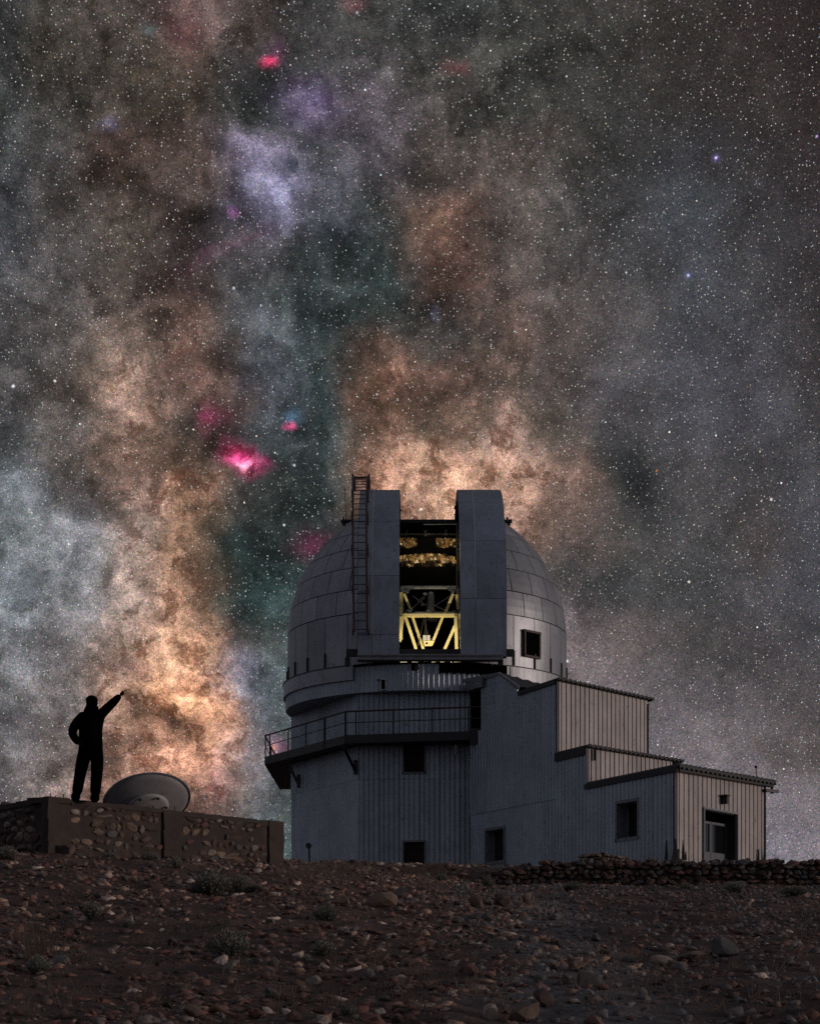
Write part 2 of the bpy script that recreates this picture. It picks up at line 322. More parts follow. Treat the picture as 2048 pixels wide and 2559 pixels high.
M_white = mat('white_paint', (.45, .44, .42), .5, 0, .1, 3)
STONES = [mat('stone_' + n, c, .9, 0, .35, 5, bump=.8, bscale=11, objvar=.35, tint=t) for n, c, t in (
    ('tan', (.20, .135, .095), (.13, .085, .065)), ('brown', (.105, .066, .052), (.07, .045, .038)), ('grey', (.115, .105, .10), (.08, .068, .062)),
    ('pale', (.26, .21, .175), (.17, .13, .11)), ('red', (.125, .062, .047), (.085, .045, .037)))]

# ------------------------------------------------------------------ ground
PL = ((-60, -6), (0, -1.6), (5, -1.35), (12, -.47), (20, .5), (27, 1.45), (33, 1.9), (40, 2.35), (47, 2.7), (52, 2.85), (75, 2.85), (100, 1.5), (200, -10), (600, -30), (3500, -40))
PR = ((-60, -6), (0, -1.6), (5, -1.35), (12, -.47), (20, .32), (30, 1.15), (39.9, 1.80), (40.3, 2.25), (47, 2.6), (52, 2.75), (75, 2.8), (100, 1.5), (200, -10), (600, -30), (3500, -40))
plx, ply = zip(*PL); prx, pry = zip(*PR)
def gz(x, y, fine=True):
    w = sstep(-2.8, 2.6, x)
    z = lerp(float(np.interp(y, plx, ply)), float(np.interp(y, prx, pry)), w)
    z += .30 * math.exp(-((x + 6.2) ** 2) / 7 - ((y - 27) ** 2) / 40)
    if abs(x) > 30: z -= (abs(x) - 30) * .06
    if fine and 4 < y < 48:
        z += .12 * noise.fractal(Vector((x * .45, y * .45, 3)), 1, 2, 3) + .045 * noise.fractal(Vector((x * 2.1, y * 2.1, 9)), .8, 2, 3)
    return z
def hit(px, py, d0=9, d1=60):
    dx, dz = (px - CX) / F_PX, (HOR - py) / F_PX
    D = d0
    while D < d1:
        if gz(dx * D, D) > dz * D: return Vector((dx * D, D, gz(dx * D, D)))
        D += .04
    return Vector((dx * d1, d1, gz(dx * d1, d1)))
def axis(lo, hi, step, far):
    a = list(np.arange(lo, hi + 1e-6, step)); d = step
    left = []; x = lo
    while x > -far: d *= 1.35; x -= d; left.append(x)
    d = step; right = []; x = hi
    while x < far: d *= 1.35; x += d; right.append(x)
    return left[::-1] + a + right
xs = axis(-11, 13, .085, 3200); ys = axis(9, 48, .1, 3200)
verts = np.array([(x, y, gz(x, y)) for y in ys for x in xs], dtype=np.float32)
nx, ny = len(xs), len(ys)
idx = np.arange(nx * ny).reshape(ny, nx)
quads = np.stack([idx[:-1, :-1], idx[:-1, 1:], idx[1:, 1:], idx[1:, :-1]], -1).reshape(-1, 4)
def np_mesh(name, v, f):
    me = bpy.data.meshes.new(name); n = f.shape[1]
    me.vertices.add(len(v)); me.vertices.foreach_set('co', v.ravel().astype(np.float32))
    me.loops.add(f.size); me.loops.foreach_set('vertex_index', f.ravel().astype(np.int32))
    me.polygons.add(len(f)); me.polygons.foreach_set('loop_start', np.arange(0, f.size, n, dtype=np.int32)); me.polygons.foreach_set('loop_total', np.full(len(f), n, dtype=np.int32))
    me.update(calc_edges=True); me.validate(); return me
gme = np_mesh('ground', verts, quads)
gm = bpy.data.materials.new('stony_soil'); gm.use_nodes = True; gt = gm.node_tree; gt.nodes.clear(); G = NT(gt)
gco = G.n('ShaderNodeTexCoord').outputs['Object']
c1 = G.mix(G.mr(G.noise(gco, .5, 6, .62), .36, .64, 0, 1), (.080, .043, .033), (.145, .087, .069))
c1 = G.mix(G.mr(G.noise(gco, 6, 5, .7), .35, .7, 0, 1), c1, (.046, .030, .026))
sep = G.n('ShaderNodeSeparateXYZ', {0: gco})
# a swath of bluish grey gravel running down the right of the slope
path_x = G.math('ADD', G.math('MULTIPLY', G.math('SUBTRACT', 24.0, sep.outputs[1]), -.05), 1.9)
dx = G.math('ABSOLUTE', G.math('SUBTRACT', G.math('ADD', sep.outputs[0], G.math('MULTIPLY', G.noise(gco, .35, 4), 2.4)), G.math('ADD', path_x, 1.2)))
sw = G.math('MULTIPLY', G.mr(dx, .1, 1.3, 1, 0, True), .75)
c1 = G.mix(sw, c1, G.mix(G.noise(gco, 9, 4), (.085, .086, .092), (.165, .165, .17)))
vg = G.n('ShaderNodeTexVoronoi', {'Vector': gco, 'Scale': 17.0})
c1 = G.mix(.55, c1, G.mix(1, c1, G.mix(G.n('ShaderNodeSeparateColor', {0: vg.outputs['Color']}).outputs[0], (.5, .47, .45), (1.6, 1.5, 1.45)), 'MULTIPLY'))
hb = G.math('ADD', G.math('MULTIPLY', vg.outputs['Distance'], -.8), G.noise(gco, 30, 6, .7))
gb = G.n('ShaderNodeBsdfPrincipled', {'Base Color': c1, 'Roughness': .95, 'Normal': G.n('ShaderNodeBump', {'Height': hb, 'Strength': .8, 'Distance': .05}).outputs[0]})
G.n('ShaderNodeOutputMaterial', {0: gb.outputs[0]})
ground = obj('ground', gme, gm, smooth=True); ground['kind'] = 'structure'

# ------------------------------------------------------------------ observatory tower
DC = Vector((.717, 70.0, 0))               # axis of the dome
tower = thing('observatory_tower', 'tall round tower clad in grey ribbed steel that carries the telescope dome', 'tower', (DC.x, DC.y, 2.8))
RIB_T = [(0, 0), (.56, 0), (.62, .035), (.78, .035), (.97, 0)]         # standing seam
RIB_F = [(0, 0), (.10, .035), (.50, .035), (.62, 0), (.80, 0), (.84, -.07), (.95, -.07)]        # soft corrugation
RIB_R = [(0, 0), (.76, 0), (.77, -.11), (.955, -.11), (.965, 0)]       # pan with a deep narrow joint
def prof_at(prof, pitch, t):
    f = (t / pitch) % 1.0; pts = prof + [(1.0, prof[0][1])]
    for (a, da), (b, db) in zip(pts, pts[1:]):
        if a <= f <= b: return lerp(da, db, (f - a) / (b - a) if b > a else 0)
    return 0
def clad(root, p, q, zb, top, pitch, prof, per, m, holes=(), seam=None, t_from=0.0, name='cladding_sheet', lip=.02):
    """ribbed sheets on the vertical plane through p and q (plan points); top and seam: lists of (t, z)"""
    p, q = Vector(p), Vector(q); L = (q - p).length; d = (q - p) / L; n = Vector((d.y, -d.x))
    W = pitch * per; bx = sorted({t for t, z in top} | {h[0] for h in holes} | {h[1] for h in holes})
    fz = lambda lst, t: float(np.interp(t, [a for a, b in lst], [b for a, b in lst]))
    k = 0; t0 = t_from
    while t0 < L - .02:
        t1 = min(t0 + W, L)
        gp = .012 if prof is RIB_F else .005; ts = {t0 + gp, t1 - gp}
        i0 = int(t0 / pitch) - 1
        for i in range(i0, int(t1 / pitch) + 2):
            for f, _ in prof: ts.add((i + f) * pitch)
        ts |= set(bx); ts = sorted(t for t in ts if t0 + gp - .001 <= t <= t1 - gp + .001)
        rows = ((None, seam), (seam, None)) if seam else ((None, None),)
        for ri, (lo, hi) in enumerate(rows):
            mb = MB()
            for a, b in zip(ts, ts[1:]):
                if b - a < 1e-5: continue
                mid = (a + b) / 2
                za = [fz(lo, a) - .03 if lo else zb, fz(lo, b) - .03 if lo else zb]
                ha = [min(fz(hi, a), fz(top, a)) if hi else fz(top, a), min(fz(hi, b), fz(top, b)) if hi else fz(top, b)]
                if min(ha) - min(za) < .01: continue
                iv = [(za, ha)]
                for (h0, h1, hz0, hz1) in holes:
                    if h0 < mid < h1:
                        nv = []
                        for (u0, u1) in iv:
                            if min(u1) <= hz0 or max(u0) >= hz1: nv.append((u0, u1)); continue
                            if max(u0) < hz0: nv.append((u0, [hz0, hz0]))
                            if min(u1) > hz1: nv.append(([hz1, hz1], u1))
                        iv = nv
                out = lip if (ri == 1 and seam) else 0
                da, db = prof_at(prof, pitch, a + 1e-6) + out, prof_at(prof, pitch, b - 1e-6) + out
                for (u0, u1) in iv:
                    A, B = p + d * a + n * da, p + d * b + n * db
                    mb.add([(A.x, A.y, u0[0]), (B.x, B.y, u0[1]), (B.x, B.y, u1[1]), (A.x, A.y, u1[0])], [(0, 1, 2, 3)])
            if mb.f: obj(name, mb, m, root)
        t0 = t1; k += 1
V0, V1, V2 = P(729, 0, 71.0).xy, P(898, 0, 64.95).xy, P(1176, 0, 64.6).xy
ZL = 10.54                                  # lip of the fixed ring
def tt(p, q, px):                           # distance along p-q of the image column px
    p, q = Vector(p), Vector(q); d = (q - p); s = (px - CX) / F_PX
    t = (s * p.y - p.x) / (d.x - s * d.y); return t * d.length
# openings of the two louvred windows
fl = lambda px: tt(V1, V2, px)
Dl = lerp(V1.y, V2.y, .5)
zpx = lambda py, D: (HOR - py) / F_PX * D
LOUV = [(fl(1009), fl(1060), zpx(1930, Dl), zpx(1850, Dl)), (fl(1009), fl(1060), zpx(2167, Dl), zpx(2105, Dl))]
seamz = zpx(1943, 64.5)
clad(tower, V0, V1, 2.4, [(0, ZL + .2), (20, ZL + .2)], .235, RIB_F, 4, M_clad, seam=[(0, seamz), (20, seamz)])
clad(tower, V1, V2, 2.4, [(0, ZL + .2), (20, ZL + .2)], .2, RIB_T, 4, M_clad, holes=LOUV, seam=[(0, seamz), (20, seamz)])
# closed core behind the sheets (back facets)
backs = [V2 + Vector((-.1, .12))] + [Vector((DC.x + 5.7 * math.sin(a), DC.y - 5.7 * math.cos(a))) for a in (R(60), R(95), R(135), R(180), R(225), R(255))] + [V0 + Vector((.15, .1)), V1 + Vector((.06, .14))]
mb = MB(); mb.hexa([(v.x, v.y, 2.3) for v in backs], [(v.x, v.y, ZL + .1) for v in backs]); obj('core', mb, M_void, tower)
# louvred windows
dirT = (V2 - V1).normalized(); nT = Vector((dirT.y, -dirT.x)); R_T = Matrix.Rotation(math.atan2(dirT.y, dirT.x), 3, 'Z')
def louvre(h0, h1, z0, z1, nsl):
    c = V1 + dirT * ((h0 + h1) / 2); w = h1 - h0; hh = z1 - z0
    fr = MB()
    for (dx, dz, sx, sz) in ((-w / 2 - .035, 0, .07, hh + .14), (w / 2 + .035, 0, .07, hh + .14), (0, hh / 2 + .035, w, .07), (0, -hh / 2 - .035, w + .16, .07)):
        q = c + dirT * dx + nT * .03; fr.box((q.x, q.y, (z0 + z1) / 2 + dz), (sx, .14, sz), R_T)
    win = obj('louvre_window', fr, M_trim, tower)
    sl_me = MB(); sl_me.box((0, 0, 0), (w - .01, .11, .014)); me = sl_me.mesh('slat'); me.materials.append(M_louv)
    for i in range(nsl):
        q = c - nT * .03
        obj('slat', me, None, win, (q.x, q.y, z0 + hh * (i + .5) / nsl), Euler((R(-38), 0, math.atan2(dirT.y, dirT.x))))
    return win
louvre(*LOUV[0], 15); louvre(*LOUV[1], 13)
# fixed ring under the dome: ribbed band with an overhanging lip
RF = 5.97
def ring_pt(r, a, z): return (DC.x + r * math.sin(a), DC.y - r * math.cos(a), z)
na = 0; step = .2 / RF
a0 = R(-180)
ring_top = lambda a: 11.56 if abs(math.degrees(a)) < 33 else 11.2
while a0 < R(180) - 1e-4:
    a1 = min(a0 + step * 5, R(180)); mb = MB(); n = 5
    for i in range(n):
        b0 = lerp(a0, a1, i / n); b1 = lerp(a0, a1, (i + 1) / n); w = b1 - b0
        pts = [(b0, 0), (b0 + w * .56, 0), (b0 + w * .62, .036), (b0 + w * .78, .036), (b0 + w * .97, 0), (b1, 0)]
        for (pa, pr), (qa, qr) in zip(pts, pts[1:]):
            mb.add([ring_pt(RF + pr, pa, ZL), ring_pt(RF + qr, qa, ZL), ring_pt(RF + qr, qa, ring_top((a0 + a1) / 2)), ring_pt(RF + pr, pa, ring_top((a0 + a1) / 2))], [(0, 1, 2, 3)])
        mb.add([ring_pt(RF - 1.6, b0, ZL + .01), ring_pt(RF - 1.6, b1, ZL + .01), ring_pt(RF, b1, ZL + .01), ring_pt(RF, b0, ZL + .01)], [(0, 1, 2, 3)])
    obj('ring_sheet', mb, M_clad, tower); a0 = a1
fq = random.Random(4); mb = MB(); aa = -33.0
while aa < 33:
    w = fq.uniform(.5, 2.4); h = fq.choice((.0, .0, .015, .03, .06, .11)); b0, b1 = R(aa), R(aa + w)
    mb.add([ring_pt(RF - .02, b0, 11.5), ring_pt(RF - .02, b1, 11.5), ring_pt(RF - .02, b1, 11.555 + h + fq.uniform(0, .02)), ring_pt(RF - .02, b0, 11.555 + h)], [(0, 1, 2, 3)]); aa += w
obj('gap_baffle', mb, M_dark, tower)  # added jagged strip that cuts the glow in the gap into bits
# dark weather skirt hanging over the right of the ring
mb = MB(); n = 34
for i in range(n):
    b0, b1 = R(4 + 29 * i / n), R(4 + 29 * (i + 1) / n); o0, o1 = (.10, .03) if i % 2 else (.03, .10)
    z0 = 11.60; z1 = 11.23 - .12 * (i % 3 == 0) * .4
    mb.add([ring_pt(RF + o0 + .05, b0, z1), ring_pt(RF + o1 + .05, b1, z1), ring_pt(RF + o1 + .05, b1, z0), ring_pt(RF + o0 + .05, b0, z0)], [(0, 1, 2, 3)])
obj('weather_skirt', mb, M_void, tower)
# small framed vent and small dark opening in the ring
def on_ring(px, z, r=RF + .06):
    a = 0
    for _ in range(20):
        D = DC.y - r * math.cos(a); a = math.asin(max(-1, min(1, ((px - CX) / F_PX * D - DC.x) / r)))
    return a
a = on_ring(958, 11); ra = Matrix.Rotation(a, 3, 'Z'); cz = zpx(1712, DC.y - RF * math.cos(a))
fr = MB(); c0 = Vector(ring_pt(RF + .05, a, cz))
for (dx, dz, sx, sz) in ((-.1, 0, .03, .40), (.1, 0, .03, .40), (0, .2, .23, .03), (0, -.2, .23, .03)): fr.box(c0 + ra @ Vector((dx, 0, dz)), (sx, .14, sz), ra)
vf = obj('vent', fr, M_white, tower)
mb = MB(); mb.box(c0 + ra @ Vector((0, 0, 0)), (.17, .03, .37), ra); obj('pane', mb, M_void, vf)
mb = MB(); mb.box(c0 + ra @ Vector((-.2, 0, .2)), (.16, .12, .03), ra); obj('hinge', mb, M_rust, vf)
a = on_ring(1036, 11); ra = Matrix.Rotation(a, 3, 'Z'); c0 = Vector(ring_pt(RF + .05, a, zpx(1666, DC.y - RF)))
mb = MB(); mb.box(c0, (.28, .08, .28), ra); hb_ = obj('hatch', mb, M_void, tower)
mb = MB(); mb.box(c0 + ra @ Vector((.06, -.06, -.05)), (.14, .04, .18), ra); obj('hatch_cover', mb, M_rust, hb_)

# balcony
RT = 9.70; DT = 8.76; DB = 8.47
bo = [P(701, 0, 81.5).xy, P(662, 0, 70.9).xy, P(863, 0, 64.0).xy, P(1208, 0, 62.75).xy]
bi = [Vector((-5.2, 81.5)), V0 + Vector((-.02, 0)), V1, V2]
mb = MB()
loop = [tuple(v) for v in bo] + [tuple(v) for v in reversed(bi)]
for a_, b_, c_, d_ in ((0, 1, 6, 7), (1, 2, 5, 6), (2, 3, 4, 5)):
    q = [loop[i] for i in (a_, b_, c_, d_)]
    mb.hexa([(x, y, DB + .02) for x, y in q], [(x, y, DT - .06) for x, y in q])
balc = obj('balcony', mb, M_dark, tower)
mb = MB()
for a_, b_ in zip(bo, bo[1:]): mb.bar((a_.x, a_.y, (DT + DB) / 2), (b_.x, b_.y, (DT + DB) / 2), .05, DT - DB + .04)
obj('fascia', mb, M_dark, balc)
def seg_at(i, t, z): v = bo[i].lerp(bo[i + 1], t); return Vector((v.x, v.y, z))
for nm, z, r in (('top_rail', RT, .035), ('middle_rail', (RT + DT) / 2 + .03, .018)):
    mb = MB()
    for a_, b_ in zip(bo, bo[1:]): mb.tube((a_.x, a_.y, z), (b_.x, b_.y, z), r, 8)
    obj(nm, mb, M_rust, balc)
pm = MB(); pm.box((0, 0, 0), (.05, .05, RT - DB)); pme = pm.mesh('post'); pme.materials.append(M_dark)
pm2 = MB(); pm2.box((0, 0, 0), (.09, .09, RT - DB)); pme2 = pm2.mesh('post'); pme2.materials.append(M_dark)
L1 = lambda px: tt(bo[1], bo[2], px) / (bo[2] - bo[1]).length
L2 = lambda px: tt(bo[2], bo[3], px) / (bo[3] - bo[2]).length
for t in (.02, .35, .62): v = seg_at(0, 1 - t, (RT + DB) / 2); obj('post', pme, None, balc, v)
for px in (674, 720, 764, 811): obj('post', pme if px != 811 else pme2, None, balc, seg_at(1, L1(px), (RT + DB) / 2))
for px in (858, 889, 982, 1079, 1170): obj('post', pme2 if px == 858 else pme, None, balc, seg_at(2, max(0, L2(px)), (RT + DB) / 2))
mb = MB(); e = bo[3]
mb.box((e.x - .15, e.y + .05, DB + .1), (.75, .2, .62)); obj('end_box', mb, M_dark, balc)
for (px1, py1, D1, px2, py2, D2) in ((859, 1868, 64.2, 888, 1928, 65.0), (724, 1918, 69.9, 746, 1962, 69.6)):
    mb = MB(); mb.bar(P(px1, py1, D1), P(px2, py2, D2), .09, .09); b2 = P(px2, py2, D2); mb.bar(b2 + Vector((0, 0, .45)), b2 + Vector((0, 0, -.12)), .14, .1); obj('brace', mb, M_dark, balc)
mb = MB(); mb.tube(P(1139, 1862, 63.3), P(1139, 1885, 63.3), .07, 8); obj('floodlight', mb, M_trim, tower)

# ------------------------------------------------------------------ stepped annex
annex = thing('stepped_annex', 'annex in three steps of ribbed steel leaning against the tower', 'building', (5.5, 56, 2.75))
A0 = P(1176, 0, 63.35).xy; dF = Vector((-.39, .92)).normalized() * -1
A1 = A0 + dF * 30; tF = lambda px: tt(A0, A1, px)
nF = Vector((dF.y, -dF.x)); dR = Vector((.57, .82)).normalized(); nR = Vector((dR.y, -dR.x))
FE = tF(1686); A1 = A0 + dF * FE
def Fp(t): return A0 + dF * t
t3, t2 = tF(1392), tF(1466)
zF = lambda px, py: zpx(py, Fp(tF(px)).y)
W1 = (tF(1217), tF(1262), zF(1240, 2153), zF(1240, 2074)); W2 = (tF(1545), tF(1596), zF(1570, 2094), zF(1570, 2006))
z3, z2, z1 = 9.71, 7.14, 5.85
tops = [(0, DT), (tF(1204.9), DT), (tF(1205), 10.62), (tF(1250), 10.62), (tF(1298), 9.75), (t3, z3), (t3 + .002, z2), (t2, z2), (t2 + .002, z1), (FE, z1)]
seamF = [(0, zF(1166, 2042)), (t3, zF(1166, 2042)), (t3 + .01, 3), (FE, 3)]
clad(annex, A0, A1, 2.2, tops, .25, RIB_F, 6, M_clad, holes=(W1, W2), seam=[(0, zF(1250, 2022)), (t3, zF(1250, 2022)), (t3 + .001, 2.3), (FE, 2.3)], t_from=0, lip=.03)
LR = 6.9
def right_wall(t, zb, zt, dz, holes=(), L=LR):
    a = Fp(t); b = a + dR * L
    clad(annex, a, b, zb, [(0, zt), (L, zt + dz)], .335, RIB_R, 3, M_clad2, holes=holes)
right_wall(t3, z2 - .3, z3, .22); right_wall(t2, z1 - .3, z2, .2)
pR = lambda px: tt(A1, A1 + dR * 10, px)
sD0, sD1 = pR(1756), pR(1838)
Dd = (A1 + dR * (sD0 + sD1) / 2).y
DOOR = (sD0, sD1, 2.4, zpx(2022, (A1 + dR * sD0).y))
right_wall(FE, 2.2, z1, .15, holes=(DOOR,))
# dark core bodies so that nothing shows through
mb = MB()
def blk(ta, tb, z0, zt, inset=.09, dzr=.15):
    a, b = Fp(ta) - nF * inset + dR * .1, Fp(tb) - nF * inset - dF * .09
    lo = [a, b, b + dR * (LR - .1), a + dR * (LR - .1)]
    mb.hexa([(v.x, v.y, z0) for v in lo], [(v.x, v.y, zt - .05) for v in lo])
blk(.6, tF(1210), 2.3, 8.3); blk(tF(1262) + .2, t3, 2.3, z3); blk(.5, tF(1262) + .25, 5.2, 8.5); blk(tF(1298), t3, 5, z3); blk(t3, t2, 2.3, z2); blk(t2, tF(1540), 2.3, z1)
blk(tF(1206), tF(1250), 8, 10.5); blk(tF(1250), tF(1298), 8, 9.7)
blk(tF(1601), tF(1630), 2.3, z1)
obj('core', mb, M_void, annex)
mb = MB(); a = Fp(FE) + dR * .1 - dF * .1
for s0, s1 in ((.1, sD0 - .15), (sD1 + .15, LR)):
    q = [A1 + dR * s0 - dF * .1, A1 + dR * s1 - dF * .1, A1 + dR * s1 - dF * 3.0, A1 + dR * s0 - dF * 1.0]
    mb.hexa([(v.x, v.y, 2.3) for v in q], [(v.x, v.y, z1 - .06) for v in q])
q = [A1 + dR * .1 - dF * .1, A1 + dR * LR - dF * .1, A1 + dR * LR - dF * 3.0, A1 + dR * .1 - dF * 1.0]
mb.hexa([(v.x, v.y, DOOR[3] + .02) for v in q], [(v.x, v.y, z1 - .06) for v in q])
obj('core', mb, M_void, annex)
# roofs: corrugated sheets whose edges show along the right walls
def roof(t_edge, depth, zt, dz, over=.22, th=.07, over_far=.35, pitch=.34, name='roof'):
    mb = MB(); s = -.05; n = int((LR + over_far) / (pitch / 4))
    up, dn = [], []
    for i in range(n + 1):
        s = -.06 + (LR + over_far + .06) * i / n; zz = zt + dz * s / LR + .03 + (.055 if (i % 4) in (1, 2) else 0)
        for tt_ in (t_edge + over, t_edge - depth):
            q = Fp(tt_) + dR * s; up.append((q.x, q.y, zz)); dn.append((q.x, q.y, zz - th))
    k = len(up); vs = up + dn; fs = []
    for i in range(n):
        a, b, c, d = 2 * i, 2 * i + 1, 2 * i + 3, 2 * i + 2
        fs += [(a, d, c, b), (k + a, k + b, k + c, k + d), (a, k + a, k + d, d), (b, c, k + c, k + b)]
    fs += [(0, 1, k + 1, k), (2 * n, k + 2 * n, k + 2 * n + 1, 2 * n + 1)]
    mb.add(vs, fs); return obj(name, mb, M_roof, annex)
roof(t3, t3 - tF(1298), z3, .22); roof(t2, t2 - t3 + .0, z2, .2); roof(FE, FE - t2, z1 + .03, .15, over=.32, th=.12, over_far=.55)
# fascias along the front edges
for (ta, tb, z, h) in ((tF(1300), t3, z3, .16), (t3 + .02, t2, z2, .30), (t2 + .02, FE + .28, z1, .17)):
    mb = MB(); a, b = Fp(ta) + nF * .095, Fp(tb) + nF * .095; mb.bar((a.x, a.y, z - h / 2 + .03), (b.x, b.y, z - h / 2 + .03), .06, h); obj('fascia', mb, M_roof, annex)
mb = MB(); a, b = Fp(FE + .12) - dR * .02, Fp(FE + .12) + dR * (LR + .4); mb.bar((a.x, a.y, z1 - .07), (b.x, b.y, z1 + .08), .2, .10); obj('gutter', mb, M_roof, annex)
mb = MB(); a = Fp(FE + .1) + dR * (LR - .1); mb.bar((a.x, a.y, z1 - .12), (a.x + .55, a.y + .5, z1 - .1), .12, .10); mb.bar((a.x + .3, a.y + .3, z1 + .2), (a.x + .3, a.y + .3, z1 - .2), .08, .08); obj('gutter_end', mb, M_dark, annex)
mb = MB(); a = Fp(t2 + .05) + dR * (LR - .25); mb.box((a.x, a.y, z2 - .12), (.16, .2, .62)); mb.bar((a.x, a.y, z2 - .02), (a.x + .5, a.y + .1, z2 - .02), .1, .12); obj('gutter_end', mb, M_dark, annex)
mb = MB(); a = Fp(t2 + .1) + dR * .45; mb.bar((a.x, a.y, z2 - .05), (a.x, a.y, z2 - .42), .09, .09); obj('downpipe', mb, M_dark, annex)
# stair head: door to the balcony, lintel, sloping roof
mb = MB(); a, b = A0, Fp(tF(1205)); lo = [a + dR * .25, b + dR * .25, b + dR * 1.6, a + dR * 1.6]
mb.hexa([(v.x, v.y, DT - .2) for v in lo], [(v.x, v.y, 10.4) for v in lo]); obj('balcony_doorway', mb, M_void, annex)
mb = MB(); la, lb = P(1162, 1706, 63.5), P(1206, 1692, 61.9); lc, ld = P(1206, 1716, 61.9), P(1170, 1726, 63.3)
off_ = Vector((nF.x, nF.y, 0)) * .03; bk = Vector((dR.x, dR.y, 0)) * .2
mb.hexa([v + off_ for v in (la, lb, lc, ld)], [v + bk for v in (la, lb, lc, ld)]); obj('lintel', mb, M_trim, annex)
mb = MB(); p1, p0 = P(1252, 1685, 61.0), P(1160, 1703, 63.6); o2 = Vector((nF.x, nF.y, 0)) * .07
mb.bar(p0 + o2, p1 + o2, .08, .14); obj('fascia', mb, M_trim, annex)
mb = MB(); e1 = P(1300, 1719, 59.6); mb.bar(p1 + o2, e1 + o2, .08, .12); obj('fascia', mb, M_trim, annex)
rv = Vector((dR.x, dR.y, 0)); n = 16; mb = MB(); vs = []; fs = []
for i in range(n + 1):
    f = i / n; bmp = .05 if i % 2 else 0
    A_, B_ = p1 + rv * (6.2 * f), e1 + rv * (6.2 * f)
    vs += [A_ + Vector((0, 0, bmp + .02)), B_ + Vector((0, 0, bmp + .02))]
fs = [(2 * i, 2 * i + 1, 2 * i + 3, 2 * i + 2) for i in range(n)]
mb.add(vs, fs); obj('sloping_roof', mb, M_roof, annex)
mb = MB(); A_, B_ = p0, p1; vs = [A_, B_, B_ + rv * 6.2, A_ + rv * 2.2]; mb.hexa([v - Vector((0, 0, .06)) for v in vs], [v + Vector((0, 0, .02)) for v in vs]); obj('flat_roof', mb, M_roof, annex)
# windows in the long wall
def window(t0, t1, z0, z1, rec=.28):
    w = MB(); R_F = Matrix.Rotation(math.atan2(dF.y, dF.x), 3, 'Z'); tc = (t0 + t1) / 2; ww, hh = t1 - t0, z1 - z0; zc = (z0 + z1) / 2
    for (dx, dz, sx, sz) in ((-ww / 2 - .05, 0, .1, hh + .2), (ww / 2 + .05, 0, .1, hh + .2), (0, hh / 2 + .05, ww, .1), (0, -hh / 2 - .05, ww + .24, .1)):
        q = Fp(tc + dx) + nF * .03; w.box((q.x, q.y, zc + dz), (sx, .1, sz), R_F)
    win = obj('window', w, M_trim, annex)
    j = MB()
    for tj, sgn in ((t0, 1), (t1, -1)):
        q = Fp(tj + sgn * .012) - nF * (rec / 2 + .02); j.box((q.x, q.y, zc), (.02, rec, hh), R_F)
    q = Fp(tc) - nF * (rec / 2 + .02); j.box((q.x, q.y, z1 - .012), (ww - .05, rec, .02), R_F); j.box((q.x, q.y, z0 + .012), (ww - .05, rec, .02), R_F)
    obj('jamb', j, M_trim, win)
    q = Fp(tc) - nF * (rec + .03); g = MB(); g.box((q.x, q.y, zc), (ww + .1, .02, hh + .1), R_F); obj('pane', g, M_glass, win)
    b = MB(); q = Fp(t0 + .05) - nF * (rec - .01); b.box((q.x, q.y, zc), (.06, .03, hh - .05), R_F); obj('sash', b, M_trim, win)
window(*W1); window(*W2, rec=.34)
# double door in a recess
R_R = Matrix.Rotation(math.atan2(dR.y, dR.x), 3, 'Z')
h0, h1, dz0, dz1 = DOOR; rec = .75
def Rp(s, back=0): return A1 + dR * s - nR * back
mb = MB()
for s, w in ((h0 - .03, .06), (h1 + .03, .06)):
    q = Rp(s, -.02); mb.box((q.x, q.y, (dz0 + dz1) / 2), (w, .1, dz1 - dz0 + .1), R_R)
q = Rp((h0 + h1) / 2, -.02); mb.box((q.x, q.y, dz1 + .03), (h1 - h0, .1, .06), R_R)
dr = obj('double_door', mb, M_trim, annex)
mb = MB()
for s, sg in ((h0, 1), (h1, -1)):
    q = Rp(s + sg * .012, rec / 2 + .04); mb.box((q.x, q.y, (dz0 + dz1) / 2), (.02, rec, dz1 - dz0), R_R)
q = Rp((h0 + h1) / 2, rec / 2 + .04); mb.box((q.x, q.y, dz1 - .012), (h1 - h0 - .05, rec, .02), R_R)
obj('reveal', mb, M_dark, dr)
q = Rp((h0 + h1) / 2, rec + .1); mb = MB(); mb.box((q.x, q.y, (dz0 + dz1) / 2), (h1 - h0 + .2, .03, dz1 - dz0 + .2), R_R); obj('backing', mb, M_void, dr)
wl = (h1 - h0) / 2
for i in range(2):
    s0 = h0 + .02 + i * wl; s1 = s0 + wl - .03; sc_ = (s0 + s1) / 2; wd = s1 - s0
    mb = MB(); zm = 3.42; ztp = dz1 - .3
    for (ds, z, sx, sz) in ((-wd / 2 + .04, (dz0 + ztp) / 2, .08, ztp - dz0), (wd / 2 - .04, (dz0 + ztp) / 2, .08, ztp - dz0), (0, ztp - .04, wd - .16, .08), (0, zm, wd - .16, .1), (0, (dz0 + zm) / 2, wd - .16, zm - dz0 - .1)):
        q = Rp(sc_ + ds, rec * .45 + (.02 if sz > 1 and ds == 0 else 0)); mb.box((q.x, q.y, z), (sx, .05, sz), R_R)
    lf_ = obj('door_leaf', mb, M_door, dr)
    q = Rp(sc_, rec * .45 + .01); g = MB(); g.box((q.x, q.y, (zm + ztp) / 2), (wd - .15, .012, ztp - zm - .1), R_R); obj('pane', g, M_glass, lf_)
q = Rp(pR(1803), -.12); mb = MB(); mb.box((q.x, q.y, zpx(1999, q.y)), (.2, .2, .26), R_R); mb.box((q.x - .03, q.y - .05, zpx(1999, q.y) + .13), (.26, .3, .04), R_R); obj('wall_lamp', mb, M_dark, annex)
